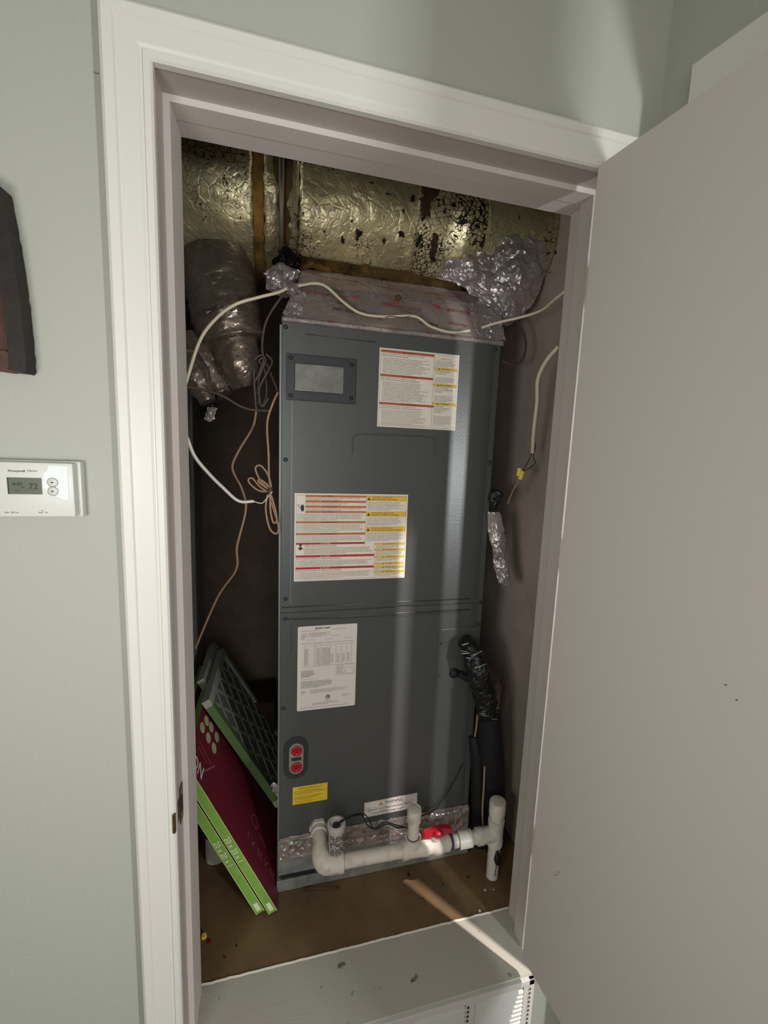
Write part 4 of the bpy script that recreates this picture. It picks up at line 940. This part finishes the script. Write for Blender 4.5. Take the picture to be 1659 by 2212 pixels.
t1, a1, u1, n1, s1 = air_filter(.292, (.1215, .001), (-.0625, .408), 'lower boxed air filter, green edge printed 20 x 20 x 1', .495)
s1.done('face_print', t1); rebase(t1, (.13, .29, 0))
t2, a2, u2, n2, s2 = air_filter(.285, (.1535, .001), (-.0305, .408), 'upper boxed air filter with maroon printed face against cabinet', .465)
def on2(px, py):
    """measure a photograph pixel on the maroon face: depth and slope coordinates as fractions"""
    d_ = at('y', 1.0, px, py)-CAM; N_ = s2.N; t_ = N_.dot(s2.o-CAM)/N_.dot(d_); w_ = CAM+d_*t_-s2.o
    return w_.dot(s2.U)/s2.w, w_.dot(s2.V)/s2.h
for px, py in ((446,1557), (437,1572), (456,1571), (450,1594), (468,1592), (462,1616)):
    q_ = on2(px, py); s2.disc(q_[0], q_[1], .019, 3, 1, ry=.013)
c0_, c1_, c2_ = on2(437, 1668), on2(464, 1655), on2(424, 1640)
def stroke(p_, q_, t, mi):
    dx, dy = (q_[0]-p_[0])*s2.w, (q_[1]-p_[1])*s2.h; l_ = math.hypot(dx, dy); nx, ny = -dy/l_*t/2/s2.w, dx/l_*t/2/s2.h
    s2.poly([(p_[0]-nx, p_[1]-ny), (q_[0]-nx, q_[1]-ny), (q_[0]+nx, q_[1]+ny), (p_[0]+nx, p_[1]+ny)], mi, 2)
stroke(c0_, c1_, .004, 2); stroke(c0_, c2_, .004, 2); stroke(on2(430,1600), on2(455,1650), .003, 2); stroke(on2(428,1612), on2(446,1648), .003, 2)
q_ = on2(440, 1660); s2.text('NO', q_[0], q_[1], .085, 1, maxw=.10, rot=math.pi/2)
q_ = on2(550, 1775); s2.disc(q_[0], q_[1], .020, 2, 1); s2.disc(q_[0], q_[1], .0165, 0, 2)
q_ = on2(593, 1890); s2.text('20 X 20 X 1', q_[0], q_[1], .050, 2, maxw=.34, rot=math.pi/2)
q_ = on2(590, 1850); s2.text('AIR FILTER', q_[0], q_[1], .030, 2, maxw=.28, rot=math.pi/2)
q_ = on2(583, 1820); s2.words(q_[0]-.02, q_[1]-.20, q_[0]+.0, q_[1], 10, 2, last=1)
s2.done('face_print', t2); rebase(t2, (.16, .29, 0))
# large white lattice filters behind
def lattice(name, label, off, y0, ylen, pa, pb, green=True):
    t = thing(name, label, 'air filter')
    a, b = Vector((pa[0], y0, pa[1])), Vector((pb[0], y0, pb[1])); u = (b-a).normalized(); L_ = (b-a).length; nrm = Vector((-u.z, 0, u.x)); nrm = nrm if nrm.x > 0 else -nrm; th = .022
    v = Vector((0,1,0)); w = .022
    def slab(bm, s0, s1, v0, v1, t0, t1, mi=0): prism(bm, [a+u*s0+v*v0+nrm*t0, a+u*s1+v*v0+nrm*t0, a+u*s1+v*v1+nrm*t0, a+u*s0+v*v1+nrm*t0], nrm*(t1-t0), mi)
    bm = bmesh.new(); slab(bm, 0, w, 0, ylen, 0, th); slab(bm, L_-w, L_, 0, ylen, 0, th); slab(bm, w, L_-w, ylen-w, ylen, 0, th); slab(bm, w, L_-w, 0, w, 0, th, 1)
    obj('card_frame', bm, [M['white_card'], M['green_shaded'] if green else M['white_card']], t)
    bm = bmesh.new(); slab(bm, w*.5, L_-w*.5, w*.5, ylen-w*.5, .002, .014); obj('pleated_media', bm, M['media'], t)
    bm = bmesh.new(); k = 4
    def bar_(p0, p1):
        d_ = (p1-p0).normalized(); s_ = d_.cross(nrm).normalized()*.0045; prism(bm, [p0-s_, p1-s_, p1+s_, p0+s_], nrm*.0015)
    base = a+nrm*.0165
    for i in range(k):
        s0, s1 = w+(L_-2*w)*i/k, w+(L_-2*w)*(i+1)/k
        for j in range(k):
            v0, v1 = w+(ylen-2*w)*j/k, w+(ylen-2*w)*(j+1)/k
            bar_(base+u*s0+v*v0, base+u*s1+v*v1); bar_(base+u*s0+v*v1, base+u*s1+v*v0)
    obj('lattice_support', bm, M['white_card'], t); rebase(t, tuple(a)); return t
lattice('pleated_air_filter', 'white lattice backed pleated filter with green edge leaning behind maroon one', 0, .50, .33, (.168, .128), (-.034, .496))
lattice('pleated_air_filter', 'white framed pleated filter nearest the left closet wall', 0, .62, .26, (.140, .122), (-.066, .498), green=False)
# pvc stub behind the boxed filters
ps = thing('drain_stub', 'white pipe stub with black rubber cap behind leaning filters', 'pipe')
w = at('y', .52, 470, 1850); bm = bmesh.new(); cyl(bm, (w.x, .50, 0), (w.x, .50, .10), .030, 24); obj('pipe', bm, M['pvc'], ps, smooth=40)
bm = bmesh.new(); lathe(bm, (w.x, .50, .09), (0,0,1), [(0, .032), (.0001, .038), (.055, .038), (.060, .030)], 24); obj('rubber_cap', bm, M['black'], ps, smooth=40)
rebase(ps, (w.x, .50, 0))
# dark box far back
bm = bmesh.new(); bx(bm, .03, .16, .80, .96, .0, .30, bev=.003); tag(obj('cardboard_box', bm, mat('dark_cardboard', (58,42,32), .9, var=.2)), 'dark cardboard box in back left corner behind filters', 'box')
# crumpled foil scrap against cabinet side
sc2 = thing('foil_tape_scrap', 'small crumpled foil tape curl at left edge of cabinet above filters', 'foil tape')
wad('foil_sheet', sc2, [(585, 1695), (592, 1690), (603, 1698)], [(588, 1712), (596, 1722), (603, 1726)], .352, .352, 8, 8, .006, 81, bulge=.004)
rebase(sc2, tuple(at('y', .352, 597, 1725)))

# ------------------------------------------------------------------ debris on the plywood
def flat_bit(name, label, px, py, r, h, mt, cat='debris', seed=0, sx=1, group=None):
    w = at('z', 0, px, py); bm = bmesh.new(); pr = []
    for k in range(10):
        a = 6.2832*k/10; rr = r*(.75+.5*noise.noise(Vector((k*1.7, seed, 0)))); pr.append((w.x+rr*sx*math.cos(a), w.y+rr*math.sin(a), 0.0))
    prism(bm, pr, (0, 0, h)); return tag(obj(name, bm, M[mt]), label, cat, group)
flat_bit('paint_drip', 'round white paint drip on plywood right of streak', 1048, 1923, .0052, .0008, 'white', seed=1)
flat_bit('paint_drip', 'thin elongated white paint drip near right jamb foot', 1066, 1922, .0030, .0008, 'white', seed=2)
flat_bit('paint_chip', 'pale paint chip at sill edge below right', 1036, 1968, .0050, .0012, 'white', seed=3)
flat_bit('debris_chip', 'black triangular debris chip below drain valve', 882, 1889, .0058, .0022, 'dirt', seed=5)
flat_bit('debris_chip', 'small black pellet on plywood lying in the light streak', 913, 1941, .0026, .002, 'dirt', seed=6)
flat_bit('debris_chip', 'dark speck of debris beside standpipe foot', 1012, 1895, .0045, .002, 'dirt', seed=8)
flat_bit('debris_chip', 'dark speck on plywood midway between valve and sill', 956, 1910, .0028, .0016, 'dirt', seed=9)
flat_bit('debris_chip', 'dark speck low on the plywood at left', 511, 2043, .0034, .0015, 'dirt', seed=10)
flat_bit('debris_chip', 'dark speck near sill edge at left end', 485, 2068, .0034, .0015, 'dirt', seed=11)
flat_bit('plaster_crumb', 'pale yellow plaster crumb beside left jamb foot', 441, 2025, .0085, .007, 'yellow', seed=12)
flat_bit('red_scrap', 'dull red scrap beside pale crumb at left jamb', 451, 2035, .0070, .003, 'maroon', seed=13)
a_, b_ = at('z', .003, 655, 1919), at('z', .003, 734, 1917); bm = bmesh.new(); tube(bm, [a_, b_], .0028, 8); tag(obj('metal_rod', bm, M['mastic']), 'thin dark rusty rod lying on plywood before cabinet', 'rod')

# ------------------------------------------------------------------ thermostat on the left wall
th = thing('thermostat', 'white thermostat with small display on left wall', 'thermostat')
ty = -.030; tx1, tz1, tz0 = -.1035, .9640, .8925
k = lambda px, py: at('y', ty, px, py)
c_tr, c_br = k(158, 1001), k(162, 1117); tx1 = (c_tr.x+c_br.x)/2; tz1, tz0 = c_tr.z, c_br.z; tx0 = tx1-.150*.82
bm = bmesh.new(); bx(bm, tx0-.004, tx1+.005, -.016, -.0005, tz0-.002, tz1+.002, bev=.003); obj('back_plate', bm, M['white'], th, smooth=40)
bm = bmesh.new(); bx(bm, tx0, tx1, ty, -.014, tz0, tz1, bev=.0035); obj('front_cover', bm, M['white'], th, smooth=40)
w0, w1 = k(15, 1031), k(92, 1068)
bm = bmesh.new(); bx(bm, w0.x, w1.x, ty-.0006, ty+.002, w1.z, w0.z); obj('display', bm, M['lcd'], th)
hgt = tz1-tz0
s = Sheet((w0.x, ty-.0006, w0.z), FX, FZ, FN, w1.x-w0.x, w0.z-w1.z, [M['lcd_ink'], M['lcd']], .0001)
s.text('72', .62, .68, .36, 0, maxw=.30); s.text('8:45', .16, .48, .20, 0, maxw=.36); s.text('AM', .40, .62, .08, 0, maxw=.1); s.rect(.22, .76, .34, .80, 0); s.rect(0, 0, .04, 1, 0); s.done('display_digits', th)
for (px, py, up_) in ((114, 1042, 1), (115, 1061, 0)):
    w = k(px, py); bm = bmesh.new(); lathe(bm, (w.x, ty+.001, w.z), (0,-1,0), [(0, .0062), (.0022, .0062), (.003, .0052)], 20); b_o = obj('button', bm, M['white'], th, smooth=40)
    bm = bmesh.new(); lathe(bm, (w.x, ty+.0005, w.z), (0,-1,0), [(0, .0070), (.0013, .0070)], 20); obj('button_ring', bm, M['ink_grey'], th)
    bm = bmesh.new(); sg = 1 if up_ else -1; prism(bm, [(w.x-.0024, ty-.0022, w.z-.0009*sg), (w.x+.0024, ty-.0022, w.z-.0009*sg), (w.x, ty-.0022, w.z+.0014*sg)], (0, -.0003, 0)); obj('arrow', bm, M['ink'], th)
for st, px, py, h, mw in (('Honeywell', 18, 1019, .0034, .024), ('Home', 60, 1019, .0034, .013), ('Heat', 11, 1108, .0019, .008), ('Off', 24, 1108, .0019, .005), ('Cool', 32, 1108, .0019, .008), ('Fan', 90, 1104, .0015, .005), ('Auto', 84, 1108, .0019, .007), ('On', 98, 1108, .0019, .005)):
    w = k(px, py); s = Sheet((w.x, ty, w.z), FX, FZ, FN, 1, 1, [M['ink'] if st != 'Home' else M['ink_grey']], .0002); s.text(st, 0, 0, h, 0, maxw=mw); s.done('lettering', th)
# peeling protective film around the buttons
pf = [k(*q) for q in ((106, 1005), (146, 1008), (149, 1078), (140, 1080), (118, 1070), (104, 1064), (93, 1050), (94, 1022), (101, 1019))]
bm = bmesh.new(); prism(bm, [(q.x, ty-.0004, q.z) for q in pf], (0, -.0003, 0)); o = obj('protective_film', bm, M['film'], th)
rebase(th, ((tx0+tx1)/2, 0, tz0))
# ------------------------------------------------------------------ dark wooden wall piece, cropped by the frame
wa = thing('wooden_wall_frame', 'rough dark wooden frame hanging on the left wall', 'wall art')
yf = -.030
A_, B_ = at('y', yf, 0, 402), at('y', yf, 57, 800)
R_ = [(A_.x-.03, 1.33), (A_.x+.002, A_.z), (A_.x+.010, A_.z-.05), (B_.x, B_.z)]
bm = bmesh.new(); top = 1.30; L1 = []; nn_ = 26
for i in range(nn_+1):
    u = i/nn_; p_ = Vector((A_.x, 0, A_.z)).lerp(Vector((B_.x, 0, B_.z)), u); L1.append((p_.x+.0016*noise.noise(Vector((u*20, 0, 3)))+.004*math.sin(u*3.14), p_.z))
out = [(L1[0][0]-.035, L1[0][1]+.02)]+L1+[(B_.x-.003, B_.z-.004)]
inn = [(x-.020, z+.004) for x, z in out]
prism(bm, [(x, yf, z) for x, z in out]+[(x, yf, z) for x, z in inn[::-1]], (0, .028, 0)); obj('side_rail', bm, M['wood'], wa)
bm = bmesh.new(); prism(bm, [(B_.x-.003, yf+.001, B_.z-.0035), (B_.x-.20, yf+.001, B_.z+.004), (B_.x-.20, yf+.001, B_.z+.030), (B_.x-.022, yf+.001, B_.z+.024)], (0, .026, 0)); obj('bottom_rail', bm, M['wood_light'], wa)
bm = bmesh.new(); prism(bm, [(x-.018, yf+.012, z) for x, z in out[2:]]+[(B_.x-.20, yf+.012, B_.z+.01), (L1[0][0]-.20, yf+.012, L1[0][1])], (0, .010, 0)); obj('backing_board', bm, M['wood_light'], wa)
rebase(wa, (B_.x-.1, 0, B_.z))
# nick in the wall paint beside the casing
w = at('y', -.0005, 208, 158); bm = bmesh.new(); tube(bm, [w+Vector((-.003,0,.001)), w+Vector((0,0,-.0005)), w+Vector((.003,0,.001))], .0006, 6); obj('paint_nick', bm, M['ink_grey'], bpy.data.objects['wall_front'])
